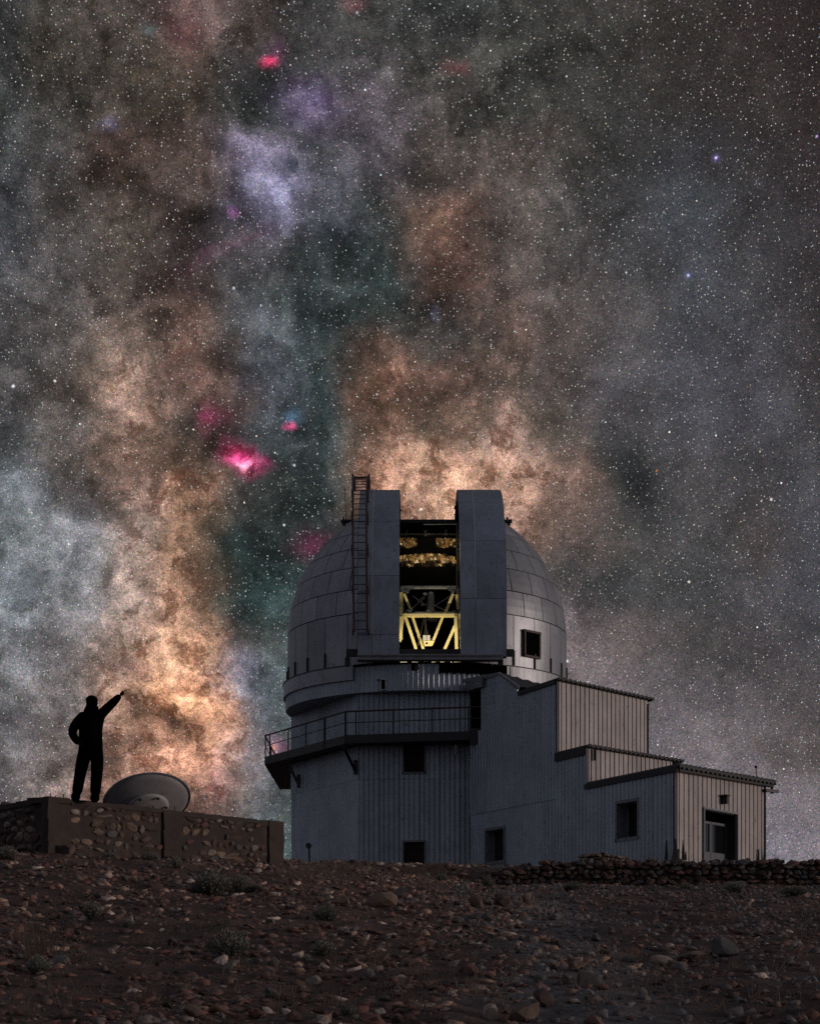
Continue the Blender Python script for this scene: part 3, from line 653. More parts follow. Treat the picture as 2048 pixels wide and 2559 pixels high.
q = Fp(FE) + dR * 6.3; mb = MB(); mb.tube((q.x, q.y, z1 + .1), (q.x - .05, q.y, z1 + .62), .018, 6); mb.tube((q.x - .05, q.y, z1 + .6), (q.x - .05, q.y, z1 + .68), .05, 8); obj('aerial', mb, M_dark, annex)
# dark plinth and torn skirting at the near corner
mb = MB(); c = A1 + (nF + nR).normalized() * .25
lo = [A1 - dF * 2.6 + nF * .12, c, A1 + dR * 2.6 + nR * .15, A1 + dR * 2.4 - nR * .1, A1 - dF * .1 + dR * .1, A1 - dF * 2.4 - nF * .1]
mb.hexa([(v.x, v.y, 2.2) for v in lo], [(v.x, v.y, zz) for v, zz in zip(lo, (2.92, 3.06, 2.98, 2.98, 3.05, 2.92))]); obj('plinth', mb, M_conc, annex)
mb = MB()
for (px, py, w, D) in ((1664, 2100, 5, 50.2), (1672, 2125, 5, 50.2), (1686, 2097, 9, 49.55), (1693, 2122, 5, 49.6), (1707, 2098, 4, 50.3), (1712, 2128, 4, 50.4), (1894, 2122, 4, 55.0), (1908, 2122, 3, 55.4)):
    b_, t_ = P(px, 2150, D), P(px + 1, py, D); mb.tube(b_, t_, w / 82, 5, w / 82 * .3)
obj('torn_skirting', mb, M_dark, annex)
# corner trim of the right walls
for t, za, zb_ in ((t3, z2, z3), (t2, z1, z2), (FE, 3.0, z1)):
    a = Fp(t); mb = MB(); mb.bar((a.x + .02, a.y - .02, za), (a.x + .02, a.y - .02, zb_ - .05), .09, .09); obj('corner_trim', mb, M_clad2, annex)
    a = Fp(t) + dR * LR; mb = MB(); mb.bar((a.x, a.y, za), (a.x, a.y, zb_ + .05), .09, .09); obj('corner_trim', mb, M_dark, annex)

# ------------------------------------------------------------------ the dome
ZC, RD = 13.55, 5.92
dome = thing('observatory_dome', 'rounded panelled metal dome with an open slit and two tall curved shutters', 'dome', (DC.x, DC.y, 11.0))
def rad(z): return RD if z < ZC else math.sqrt(max(0.01, RD * RD - (z - ZC) ** 2))
def in_slit(p): return -1.17 < p[0] - DC.x < 1.28 and p[1] - DC.y < 2.3
rowz = [11.66, 13.71, 14.68, 15.63, 16.5, 17.3, 18.05, 18.75, 19.3]
for ri, (z0, z1_) in enumerate(zip(rowz, rowz[1:])):
    npan = 32 if ri < 5 else 16
    for k in range(npan):
        th0 = 2 * math.pi * (k + .5 * (ri % 2)) / npan + R(1.2); th1 = th0 + 2 * math.pi / npan
        g = .018; n = 10 if ri < 5 else 12; mz = 1 if ri == 0 else 3
        bow = rnd.uniform(-.006, .010)
        O = []
        for j in range(mz + 1):
            z = lerp(z0 + g, z1_ - g, j / mz); r = rad(z)
            for i in range(n + 1):
                t = lerp(th0 + g / r, th1 - g / r, i / n)
                rr = r + .012 + bow * math.sin(math.pi * i / n)
                O.append(ring_pt(rr, t, z))
        if any(in_slit(p) for p in O): continue
        w = n + 1; k2 = len(O)
        I = [tuple(Vector(p) - (Vector((p[0] - DC.x, p[1] - DC.y, max(0, p[2] - ZC))).normalized() * .05)) for p in O]
        fs = [(j * w + i, j * w + i + 1, (j + 1) * w + i + 1, (j + 1) * w + i) for j in range(mz) for i in range(n)]
        bd = list(range(w)) + [j * w + n for j in range(1, mz + 1)] + [mz * w + i for i in range(n - 1, -1, -1)] + [j * w for j in range(mz - 1, 0, -1)]
        fs += [(bd[i], k2 + bd[i], k2 + bd[(i + 1) % len(bd)], bd[(i + 1) % len(bd)]) for i in range(len(bd))]
        mb = MB(); mb.add(O + I, fs); obj('dome_panel', mb, M_dome, dome)
# inner shell, black inside
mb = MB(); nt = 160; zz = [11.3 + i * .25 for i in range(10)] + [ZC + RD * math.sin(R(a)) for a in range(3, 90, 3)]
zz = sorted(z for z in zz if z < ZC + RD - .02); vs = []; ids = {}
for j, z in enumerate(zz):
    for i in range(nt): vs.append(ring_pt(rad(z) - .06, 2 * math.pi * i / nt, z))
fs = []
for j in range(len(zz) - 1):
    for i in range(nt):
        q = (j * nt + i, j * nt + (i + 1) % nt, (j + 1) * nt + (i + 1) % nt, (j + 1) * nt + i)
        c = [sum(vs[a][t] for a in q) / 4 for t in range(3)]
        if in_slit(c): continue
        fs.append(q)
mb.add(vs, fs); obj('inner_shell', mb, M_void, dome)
# flange, skirt, stiffening ribs
mb = MB(); n = 120
for i in range(n):
    a0_, a1_ = R(31 + 298 * i / n), R(31 + 298 * (i + 1) / n)
    mb.add([ring_pt(5.9, a0_, 11.68), ring_pt(5.9, a1_, 11.68), ring_pt(6.13, a1_, 11.655), ring_pt(6.13, a0_, 11.655), ring_pt(6.13, a0_, 11.62), ring_pt(6.13, a1_, 11.62)], [(0, 1, 2, 3), (3, 2, 5, 4)])
obj('flange', mb, M_dark, dome)
for k in range(20):
    s0, s1 = 30.5 + 300.5 * k / 20, 30.5 + 300.5 * (k + 1) / 20; mb = MB(); n = 5
    for i in range(n):
        b0, b1 = R(lerp(s0 + .06, s1 - .06, i / n)), R(lerp(s0 + .06, s1 - .06, (i + 1) / n))
        mb.add([ring_pt(6.10, b0, 11.06), ring_pt(6.10, b1, 11.06), ring_pt(6.105, b1, 11.63), ring_pt(6.105, b0, 11.63), ring_pt(5.95, b1, 11.05), ring_pt(5.95, b0, 11.05)], [(0, 1, 2, 3), (0, 5, 4, 1)])
    obj('skirt_panel', mb, M_dome, dome)
rb = MB(); rb.box((0, 0, 0), (.055, .07, .62)); rbm = rb.mesh('rib'); rbm.materials.append(M_dark)
for k in range(32):
    a = 2 * math.pi * k / 32 + R(1.2)
    da = math.degrees(a) % 360
    if da < 30 or da > 330: continue
    obj('rib', rbm, None, dome, ring_pt(RD + .035, a, 11.98), Euler((0, 0, a)))
# window in the right of the drum
a = on_ring(1326, 12, RD); ra = Matrix.Rotation(a, 3, 'Z'); c0 = Vector(ring_pt(RD + .03, a, zpx(1611, DC.y - RD * math.cos(a))))
mb = MB()
for (dx, dz, sx, sz) in ((-.45, 0, .08, 1.0), (.45, 0, .08, 1.0), (0, .5, 1.02, .09), (0, -.5, .98, .08)): mb.box(c0 + ra @ Vector((dx, 0, dz)), (sx, .16, sz), ra)
dw = obj('window', mb, M_rust, dome); mb = MB(); mb.box(c0, (.85, .06, .95), ra); obj('pane', mb, M_void, dw)
# shutters
RS = 6.26
def spath(s, r=RS):
    if s < ZC - 11.8: return (-r, 11.8 + s)
    a = (s - (ZC - 11.8)) / RS; return (-r * math.cos(a), ZC + r * math.sin(a))
def s_at(py):
    best = min((abs((HOR - F_PX * z / (DC.y + y)) - py), s) for s in (i * .02 for i in range(0, 640)) for y, z in (spath(s),) if y < 0)
    return best[1]
SMAX = ZC - 11.8 + RS * R(138)
def shutter(x0, x1, xs_, seams, label):
    mb = MB(); N_ = 60
    lo = [[], [], [], []]
    for i in range(N_ + 1):
        s = SMAX * i / N_; y, z = spath(s, RS - .02); yi, zi = spath(s, RS - .42)
        for L_, (x, yy, zz_) in zip(lo, ((x0 + .01, y, z), (x1 - .01, y, z), (x1 - .01, yi, zi), (x0 + .01, yi, zi))): L_.append((x, DC.y + yy, zz_))
    vs = sum(lo, []); M_ = N_ + 1; fs = []
    for k in range(4):
        for i in range(N_): fs.append((k * M_ + i, ((k + 1) % 4) * M_ + i, ((k + 1) % 4) * M_ + i + 1, k * M_ + i + 1))
    fs += [(0, M_, 2 * M_, 3 * M_), (N_, 3 * M_ + N_, 2 * M_ + N_, M_ + N_)]
    mb.add(vs, fs); sh = obj('shutter', mb, M_dark, dome)
    for xa, xb in zip(xs_, xs_[1:]):
        ss = [0.0] + seams + [SMAX]
        for sa, sb in zip(ss, ss[1:]):
            n = max(2, int((sb - sa) / .2)); O, I = [], []
            for i in range(n + 1):
                s = lerp(sa + .008, sb - .008, i / n)
                bw = .004 * math.sin(s * 3 + xa)
                y, z = spath(s, RS + .015 + bw); yi, zi = spath(s, RS - .02)
                O += [(xa + .008, DC.y + y, z), (xb - .008, DC.y + y, z)]; I += [(xa + .008, DC.y + yi, zi), (xb - .008, DC.y + yi, zi)]
            k = len(O); fs = [(2 * i, 2 * i + 1, 2 * i + 3, 2 * i + 2) for i in range(n)]
            fs += [(2 * i, 2 * i + 2, k + 2 * i + 2, k + 2 * i) for i in range(n)] + [(2 * i + 1, k + 2 * i + 1, k + 2 * i + 3, 2 * i + 3) for i in range(n)]
            fs += [(0, k, k + 1, 1), (2 * n, 2 * n + 1, k + 2 * n + 1, k + 2 * n)]
            mb = MB(); mb.add(O + I, fs); obj('shutter_sheet', mb, M_shut, sh)
    mb = MB(); n = 40; vs = []
    for i in range(n + 1):
        s = lerp(seams[0], seams[-2], i / n); y, z = spath(s, RS + .022); vs += [(xs_[1] - .012, DC.y + y, z), (xs_[1] + .012, DC.y + y, z)]
    mb.add(vs, [(2 * i, 2 * i + 1, 2 * i + 3, 2 * i + 2) for i in range(n)]); obj('seam_strip', mb, M_dish2, sh)
    # outer side cheek
    mb = MB(); n = 60; xo = x0 - .004 if x1 < DC.x else x1 + .004; vs = []
    for i in range(n + 1):
        s = SMAX * i / n; y, z = spath(s, RS); yi, zi = spath(s, RS - .5); vs += [(xo, DC.y + y, z), (xo, DC.y + yi, zi)]
    mb.add(vs, [(2 * i, 2 * i + 1, 2 * i + 3, 2 * i + 2) for i in range(n)]); obj('cheek_plate', mb, M_shut, sh)
    return sh
topS = ZC - 11.8 + RS * R(90)
shutter(-2.04, -.404, [-2.04, -1.47, -.404], [s_at(1586), s_at(1438), s_at(1305), topS, topS + 2], 'left')
shutter(1.95, 3.75, [1.95, 2.55, 3.75], [s_at(1496), s_at(1352), s_at(1257), topS, topS + 2], 'right')
# rails the shutters run on
mb = MB(); mb.bar(P(866, 1632, 64.0), P(1284, 1632, 64.0), .22, .27); obj('lower_rail', mb, M_dark, dome)
mb = MB(); mb.bar(P(893, 1644.5, 63.9), P(1256, 1644.5, 63.9), .5, .22); mb.bar(P(895, 1637, 63.6), P(1255, 1637, 63.6), .05, .05); obj('sill_beam', mb, M_trim, dome)
mb = MB(); mb.bar(P(866, 1303, 71.6), P(1268, 1303, 71.6), .14, .14); mb.bar(P(1000, 1308, 71.4), P(1140, 1308, 71.4), .05, .03); obj('upper_rail', mb, M_dark, dome)
for px in (860, 1270):
    c = P(px, 1303, 71.6); mb = MB(); mb.box(c, (.30, .3, .10)); mb.box(c + Vector((-.05, 0, .1)), (.08, .1, .16)); mb.box(c + Vector((0, 0, -.14)), (.16, .2, .06)); obj('rail_end', mb, M_dark, dome)
mb = MB(); mb.tube(P(864, 1301, 71.6), P(861.5, 1224, 71.6), .022, 6, .014); mb.tube(P(861.5, 1226, 71.6), P(861.4, 1221, 71.6), .04, 6); obj('whip_aerial', mb, M_dark, dome)
for px in (868, 1250):
    mb = MB(); mb.box(P(px, 1655, 64.2), (.2, .3, .3)); obj('bogie', mb, M_dark, dome)
# ladder over the left shutter
RL = 6.84; LS0 = .85; LS1 = ZC - 11.8 + RS * R(97)
lx = lambda s, side: lerp(-2.13, -2.38, s / LS1) if side == 0 else lerp(-1.63, -1.80, s / LS1)
lad = None
for side in (0, 1):
    mb = MB(); n = 44; pr = None
    for i in range(n):
        sa, sb = lerp(LS0, LS1, i / n), lerp(LS0, LS1, (i + 1) / n)
        ya, za = spath(sa, RL); yb, zb2 = spath(sb, RL); yc, zc_ = spath(sa, RL - .10); yd, zd = spath(sb, RL - .10)
        x = lx(sa, side); x2 = lx(sb, side); w = .042
        mb.hexa([(x - w, DC.y + ya, za), (x + w, DC.y + ya, za), (x + w, DC.y + yc, zc_), (x - w, DC.y + yc, zc_)], [(x2 - w, DC.y + yb, zb2), (x2 + w, DC.y + yb, zb2), (x2 + w, DC.y + yd, zd), (x2 - w, DC.y + yd, zd)])
    if lad is None: lad = obj('ladder', MB(), M_rust, dome)
    obj('side_rail', mb, M_rust, lad)
s = LS0 + .1
while s < LS1 - .1:
    y, z = spath(s, RL - .05); mb = MB(); mb.tube((lx(s, 0), DC.y + y, z), (lx(s, 1), DC.y + y, z), .018, 6); obj('rung', mb, M_rust, lad); s += .335
s = LS0 + .05
while s < LS1 - .3:
    for side in (0, 1):
        mb = MB()
        y, z = spath(s, RL - .05); yi, zi = spath(s, RS); x = lx(s, side) + (-.05 if side == 0 else .05)
        mb.bar((x, DC.y + y, z), (x, DC.y + yi, zi), .05, .16)
        obj('bracket', mb, M_rust, lad)
    s += 1.62
# cage hoops near the top
for f in (.86, .92, .98):
    s = LS1 * f; y, z = spath(s, RL); mb = MB(); x0_, x1_ = lx(s, 0) - .06, lx(s, 1) + .06
    mb.bar((x0_, DC.y + y, z - .15), (x0_, DC.y + y, z + .1), .07, .3); mb.bar((x1_, DC.y + y, z - .15), (x1_, DC.y + y, z + .1), .07, .3); obj('cage_hoop', mb, M_dark, lad)

# ------------------------------------------------------------------ telescope and what shows in the slit
c7 = lambda cx, cy, D: P(960 + .1948 * cx, 1260 + .1948 * cy, D)
tel = thing('telescope', 'telescope with yellow truss bars lit up inside the open slit', 'telescope', (.8, 66.5, 11.3))
def bar(name, a, b, w, m, D=66, D2=None, par=tel, h=None):
    mb = MB(); mb.bar(c7(*a, D), c7(*b, D2 or D), w, h or w, up=(0, 1, 0)); return obj(name, mb, m, par)
bar('cross_beam', (205, 1430), (985, 1430), .10, M_yellow, h=.30)
for a, b, D, D2, w in (((268, 1440), (408, 1865), 65.9, 65.7, .115), ((358, 1440), (500, 1862), 66.2, 65.8, .10), ((752, 1440), (608, 1800), 66.2, 65.8, .10), ((958, 1445), (772, 1865), 65.9, 65.7, .115),
                    ((215, 1140), (212, 1735), 66.4, 66.0, .13), ((240, 1440), (200, 1760), 65.8, 65.6, .10), ((912, 1440), (926, 1865), 65.8, 65.6, .12), ((968, 1480), (955, 1730), 66.2, 66, .10),
                    ((252, 1150), (335, 1350), 66.1, 66.3, .095), ((882, 1150), (778, 1405), 66.1, 66.3, .11), ((925, 1160), (945, 1350), 66.3, 66.3, .11)):
    bar('truss_bar', a, b, w, M_yellow, D, D2)
mb = MB(); pl = [(495, 1752), (640, 1752), (612, 1820), (515, 1822)]
mb.hexa([c7(x, y, 65.7) for x, y in pl], [c7(x, y, 65.85) for x, y in pl]); nd = obj('node_plate', mb, M_yellow, tel)
mb = MB(); mb.tube(c7(543, 1786, 65.69), c7(543, 1786, 65.72), .045, 10); obj('bolt_hole', mb, M_void, nd)
for x in (516, 566): mb = MB(); mb.tube(c7(x, 1752, 65.8), c7(x, 1685, 65.8), .075, 10); obj('drive_motor', mb, M_white, tel)
mb = MB(); mb.tube(c7(538, 1690, 65.9), c7(532, 1600, 65.9), .12, 10, .05); mb.tube(c7(532, 1600, 65.9), c7(522, 1480, 65.9), .04, 8); obj('drive_housing', mb, M_dark, tel)
mb = MB(); pts = [c7(lerp(505, 430, i / 10), lerp(1470, 1815, i / 10), 65.75) for i in range(11)]; mb.path(pts, .012, 5); obj('chain', mb, M_louv, tel)
# upper frame and secondary mirror housing
for a, b, w in (((225, 1072), (935, 1072), .13), ((225, 1060), (235, 1420), .12), ((935, 1060), (965, 1430), .13), ((225, 1405), (960, 1405), .12)): bar('frame_member', a, b, w, M_trim, 66.5)
bar('frame_edge', (390, 1078), (800, 1078), .04, M_white, 66.35)
mb = MB(); mb.tube(c7(596, 1170, 66.6), c7(594, 1390, 66.6), .155, 16); mb.tube(c7(596, 1130, 66.6), c7(596, 1172, 66.6), .11, 12, .155); mb.tube(c7(594, 1385, 66.6), c7(594, 1415, 66.6), .2, 14); obj('secondary_housing', mb, M_trim, tel)
mb = MB(); mb.tube(c7(612, 1440, 66.9), c7(612, 1500, 66.9), .33, 20, .2); obj('mirror_cell', mb, M_dark, tel)
for a, b in (((350, 1170), (540, 1300)), ((860, 1170), (650, 1300)), ((340, 1350), (520, 1200)), ((840, 1390), (640, 1300)), ((420, 1250), (560, 1150))): bar('vane', a, b, .03, M_trim, 66.5)
for cx, cy in ((285, 1105), (865, 1105), (320, 1360), (915, 1385)):
    mb = MB(); c = c7(cx, cy, 66.0); mb.box(c, (.26, .12, .07), Matrix.Rotation(R(-20 if cx < 500 else 20), 3, 'Y')); mb.box(c + Vector((.03, -.05, -.07)), (.12, .1, .1)); obj('clamp', mb, M_trim, tel)
for cx, cy in ((560, 1370), (625, 1375), (490, 1290), (520, 1150), (700, 1400)):
    mb = MB(); mb.box(c7(cx, cy, 66.2), (.13, .08, .08)); obj('instrument_box', mb, M_white if cx in (560, 700) else M_trim, tel)
# dark boards and crumpled gold foil wrapped behind the slit
wind = thing('foil_screen', 'crumpled gold foil screen hanging in the upper part of the open slit', 'screen', (.8, 67, 14.8))
def foil(x0, x1, ytop, ybot, D, bulge):
    mb = MB(); nx_, nz_ = 17, 5; vs = []
    for j in range(nz_ + 1):
        for i in range(nx_ + 1):
            f, g = i / nx_, j / nz_
            p = c7(lerp(x0, x1, f), lerp(ytop(f), ybot(f), g), D)
            p.y += .10 * (2 * f - 1) ** 2 + bulge * math.sin(math.pi * g) * -1 + rnd.uniform(-.02, .02) + .3 * noise.noise(Vector((f * 7, g * 3, D)))
            p.z += rnd.uniform(-.012, .012); vs.append(p)
    mb.add(vs, [(j * (nx_ + 1) + i, j * (nx_ + 1) + i + 1, (j + 1) * (nx_ + 1) + i + 1, (j + 1) * (nx_ + 1) + i) for j in range(nz_) for i in range(nx_)])
    return obj('foil_sheet', mb, M_foil, wind)
foil(185, 470, lambda f: 428, lambda f: 560 + 6 * f, 67.2, .12); foil(655, 930, lambda f: 430, lambda f: 566 - 10 * f, 67.2, .12)
foil(185, 525, lambda f: 660 - 40 * f, lambda f: 800, 67.0, .2); foil(525, 925, lambda f: 622 + 50 * f * f, lambda f: 804 - 10 * f, 67.0, .2)
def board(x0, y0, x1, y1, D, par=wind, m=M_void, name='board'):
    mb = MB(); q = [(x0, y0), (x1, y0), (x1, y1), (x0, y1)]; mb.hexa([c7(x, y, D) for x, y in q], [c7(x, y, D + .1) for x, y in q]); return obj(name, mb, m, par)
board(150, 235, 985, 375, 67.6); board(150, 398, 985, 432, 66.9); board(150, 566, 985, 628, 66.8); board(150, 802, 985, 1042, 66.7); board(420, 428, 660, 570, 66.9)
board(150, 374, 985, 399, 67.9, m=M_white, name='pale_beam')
for i, x in enumerate((300, 510, 545, 780, 800)): bar('rod', (x, 330), (x + (26 if i % 2 else -26), 410), .025, M_dark, 66.8, par=wind)
mb = MB(); mb.tube(c7(500, 260, 67.4), c7(940, 255, 67.4), .02, 6); obj('rod', mb, M_trim, wind)
# lattice down the right edge of the slit
lat = MB()
for i in range(9):
    y0, y1 = 300 + i * 62, 300 + (i + 1) * 62
    lat.bar(c7(930, y0, 66.4), c7(965, y1, 66.4), .035, .035); lat.bar(c7(965, y0, 66.4), c7(930, y1, 66.4), .035, .035)
lat.bar(c7(930, 240, 66.4), c7(930, 1040, 66.4), .05, .05); lat.bar(c7(968, 240, 66.4), c7(968, 1040, 66.4), .05, .05)
obj('lattice', lat, M_dark, wind)
# light from inside the dome: strips added for the gap, and unseen lamps
M_leak = emat('leak_glow', (1.0, .84, .55), 5.0)  # glow of light leaking at the gap, given to added strips
for k, (xa, xb) in enumerate(((905, 940), (955, 990), (1000, 1062), (1078, 1090), (1100, 1112), (1125, 1150), (1165, 1182), (1200, 1246))):
    t = thing('leak_strip', 'added glowing strip for light leaking under the slit, %s from the left' % ('first', 'second', 'third', 'fourth', 'fifth', 'sixth', 'seventh', 'eighth')[k], 'light leak', P(xa, 1652, 65.2), 'added strips for light leaking through the gap under the slit')
    mb = MB(); mb.tube(P(xa, 1652.5, 65.2), P(xb, 1652, 65.2), .04, 8); obj('tube', mb, M_leak, t)
    mb = MB(); mb.bar(P(xa, 1644, 65.3), P(xb, 1644, 65.3), .12, .05); obj('leak_backing', mb, M_trim, t)
def point(loc, w, size=.08):
    l = bpy.data.lights.new('unseen_dome_light', 'POINT'); l.energy = w; l.color = (1, .86, .58); l.shadow_soft_size = size
    o = bpy.data.objects.new('unseen_dome_light', l); put(o, None, loc)
point(P(1030, 1612, 65.0), 55); point(P(1120, 1612, 65.0), 62); point(c7(640, 590, 65.6), 22); point(c7(330, 600, 66.0), 8); point(c7(780, 590, 66.0), 10); point(c7(560, 400, 66.5), 3)  # the upper ones are unseen lights added to brighten the foil

# ------------------------------------------------------------------ stones: shapes shared between many
def rock_mesh(seed, sx, sy, sz, cuts=7, sub=1, name='rock'):
    rr = random.Random(seed)
    import bmesh
    bm = bmesh.new(); bmesh.ops.create_icosphere(bm, subdivisions=sub + 1, radius=1)
    for _ in range(cuts):
        d = Vector((rr.gauss(0, 1), rr.gauss(0, 1), rr.gauss(0, 1))).normalized(); h = rr.uniform(.45, .8)
        for v in bm.verts:
            e = v.co.dot(d) - h
            if e > 0: v.co -= d * e
    off = Vector((rr.uniform(0, 99), 0, 0))
    for v in bm.verts:
        v.co *= 1 + .12 * noise.noise(v.co * 1.7 + off)
        v.co = Vector((v.co.x * sx, v.co.y * sy, v.co.z * sz))
    me = bpy.data.meshes.new(name); bm.to_mesh(me); bm.free(); return me
HUTS = []
for i in range(10):
    row = []
    for m in STONES:
        me = rock_mesh(200 + i, .55, .5, .55, 8, 1, 'stone'); me.materials.append(m); row.append(me)
    HUTS.append(row)
BLOCKS = []
for i in range(14):
    row = []
    for m in STONES:
        me = rock_mesh(100 + i, .56, .5, .56, 9, 0, 'stone'); me.materials.append(m); row.append(me)
    BLOCKS.append(row)

# ------------------------------------------------------------------ stone hut with the dish and the person
HA, HB = P(120, 0, 27.0).xy, P(702, 0, 32.0).xy
HZ0, HZ1 = 2.68, 2.68
HL = HA + (P(-120, 0, 30.1).xy - HA) * 1.0
hut = thing('stone_hut', 'low flat roofed hut of rough stones set in brown mud mortar', 'hut', (HA.x, HA.y, .9))
dH = (HB - HA); LH = dH.length; dH = dH / LH; nH = Vector((dH.y, -dH.x))
dG = (HA - HL); LG = dG.length; dG = dG / LG; nG = Vector((dG.y, -dG.x))
bk2 = HB + Vector((-2.4, 2.2)); bk3 = HL + Vector((-.5, 3))
mb = MB(); q = [HL, HA, HB, bk2, bk3]; mb.hexa([(v.x, v.y, .3) for v in q], [(v.x, v.y, HZ0) for v in q]); obj('wall', mb, M_mortar, hut)
def pier(base, d, n, a, b, out, z0, z1, nm='pier'):
    p, q = base + d * a, base + d * b; lo = [p + n * out, q + n * out, q - n * .06, p - n * .06]
    mb = MB(); k = 6
    for i in range(k):
        za, zb_ = lerp(z0, z1, i / k), lerp(z0, z1, (i + 1) / k); j = [Vector((rnd.uniform(-.012, .012), rnd.uniform(-.012, .012))) for _ in range(4)]
        mb.hexa([(v.x + e.x, v.y + e.y, za) for v, e in zip(lo, j)], [(v.x - e.x, v.y + e.y, zb_) for v, e in zip(lo, j)])
    return obj(nm, mb, M_plaster, hut)
tH = lambda px: tt(HA, HB, px)
pier(HA, dH, nH, -.04, tH(165), .045, .5, HZ1 + .015); pier(HA, dH, nH, tH(405), tH(449), .05, .6, HZ1 - .02); pier(HA, dH, nH, tH(668), LH + .03, .05, .6, HZ1 + .02)
pier(HL, dG, nG, LG - .16, LG + .02, .04, .5, HZ1 + .01)
mb = MB()
for i in range(24):
    a, b = LH * i / 24, LH * (i + 1) / 24; h = rnd.uniform(.05, .10); p, q = HA + dH * a, HA + dH * b
    lo = [p + nH * .025, q + nH * .025, q - nH * .5, p - nH * .5]; mb.hexa([(v.x, v.y, HZ1 - h) for v in lo], [(v.x, v.y, HZ1 + rnd.uniform(.0, .022)) for v in lo])
for i in range(10):
    a, b = LG * i / 10, LG * (i + 1) / 10; p, q = HL + dG * a, HL + dG * b
    lo = [p + nG * .02, q + nG * .02, q - nG * .4, p - nG * .4]; mb.hexa([(v.x, v.y, HZ1 - .08) for v in lo], [(v.x, v.y, HZ1 + rnd.uniform(.0, .02)) for v in lo])
obj('coping', mb, M_plaster, hut)
def wall_stones(base, d, n, L, z0, z1, count, skip, seed, sc_=1.0):
    rr = random.Random(seed); rz = math.atan2(d.y, d.x); z = z0; made = 0
    while z < z1 - .06:
        rh = min(rr.uniform(.09, .17), z1 - z); t = rr.uniform(0, .15)
        while t < L - .05:
            w = rr.choice((.10, .14, .18, .22, .27, .34)) * rr.uniform(.85, 1.15); h = rh * rr.uniform(.6, 1.0)
            tc, zc = t + w / 2, z + rh / 2 + rr.uniform(-.03, .03); t += w + rr.uniform(.012, .05)
            if any(a - w * .4 < tc < b + w * .4 for a, b in skip) or rr.random() < .12 or made > count: continue
            q = base + d * tc; sink = rr.choice((-.012, -.004, .004, .012)); made += 1
            me = rr.choice(HUTS)[rr.choices(range(5), (4, 3, 2, 2, 1))[0]]
            obj('stone', me, None, hut, (q.x - n.x * sink, q.y - n.y * sink, zc), Euler((rr.uniform(-.12, .12), rr.uniform(-.28, .28), rz + rr.uniform(-.08, .08))), (w * 1.12, .11, h * 1.12))
        z += rh + .008
wall_stones(HA, dH, nH, LH, 1.72, HZ1 - .06, 210, [(-1, tH(167)), (tH(403), tH(451)), (tH(664), 99)], 3)
wall_stones(HL, dG, nG, LG, 1.72, HZ1 - .06, 85, [(LG - .2, 99)], 4)
for px, py, D in ((126, 1984, 27.1), (139, 1988, 27.1), (158, 1985, 27.2), (418, 2018, 29.7), (436, 2015, 29.9), (678, 2046, 31.9), (696, 2042, 32.0), (690, 2048, 32.1)):
    b_, t_ = P(px, 2010 + (px - 120) * .1, D), P(px + rnd.uniform(-1, 1), py, D); mb = MB(); b_.z = HZ1 - .05; mb.tube(b_, t_, .009, 5); obj('rebar', mb, M_rust, hut)
tag(obj('rock', rock_mesh(77, .17, .15, .12, 6, 1), STONES[2], None, P(12, 2020, 28.8)), 'small grey rock lying on the roof edge of the stone hut', 'rock')
# dish aerial
thd = R(16); nrm = Vector((-.866 * math.sin(thd) * .9, .5, .866 * math.cos(thd))).normalized()
dcen = P(367, 2001, 33.2); RDI = .87; dep = .20
dish = thing('satellite_dish', 'large tilted grey dish aerial showing its back above the hut wall', 'satellite dish', dcen)
e1v = nrm.cross(Vector((0, 1, 0))).normalized(); e2v = nrm.cross(e1v)
def dish_shell(r0, r1, offz, th, n=64, m=6):
    mb = MB(); vs = []
    for j in range(m + 1):
        r = lerp(r0, r1, j / m)
        for i in range(n):
            a = 2 * math.pi * i / n; vs.append(dcen + (e1v * math.cos(a) + e2v * math.sin(a)) * r + nrm * (dep * (r / RDI) ** 2 - dep - offz))
    k = len(vs); vs += [v + nrm * th for v in vs]
    fs = []
    for j in range(m):
        for i in range(n):
            a, b, c, d = j * n + i, j * n + (i + 1) % n, (j + 1) * n + (i + 1) % n, (j + 1) * n + i
            fs += [(a, b, c, d), (k + a, k + d, k + c, k + b)]
    for i in range(n): fs += [(m * n + i, m * n + (i + 1) % n, k + m * n + (i + 1) % n, k + m * n + i), (i, k + i, k + (i + 1) % n, (i + 1) % n)]
    mb.add(vs, fs); return mb
obj('reflector', dish_shell(.05, RDI, 0, .02), M_dish, dish, smooth=True)
obj('hub_ring', dish_shell(.05, .42, .018, .012, 48, 4), M_dish2, dish, smooth=True)
mb = MB(); n = 64
for i in range(n):
    a0_, a1_ = 2 * math.pi * i / n, 2 * math.pi * (i + 1) / n
    mb.tube(dcen + (e1v * math.cos(a0_) + e2v * math.sin(a0_)) * RDI, dcen + (e1v * math.cos(a1_) + e2v * math.sin(a1_)) * RDI, .022, 6)
obj('rim', mb, M_trim, dish)
for i in range(6):
    a = 2 * math.pi * (i + .3) / 6; c = dcen + (e1v * math.cos(a) + e2v * math.sin(a)) * .36 + nrm * (dep * (.36 / RDI) ** 2 - dep - .03); mb = MB(); mb.tube(c, c - nrm * .03, .028, 8); obj('bolt', mb, M_dark, dish)
mb = MB(); mb.tube(dcen - nrm * .2, dcen - nrm * .45, .09, 10); mb.tube(dcen - nrm * .42, Vector((dcen.x + .15, dcen.y - .1, 1.6)), .07, 10); obj('mast', mb, M_trim, dish)

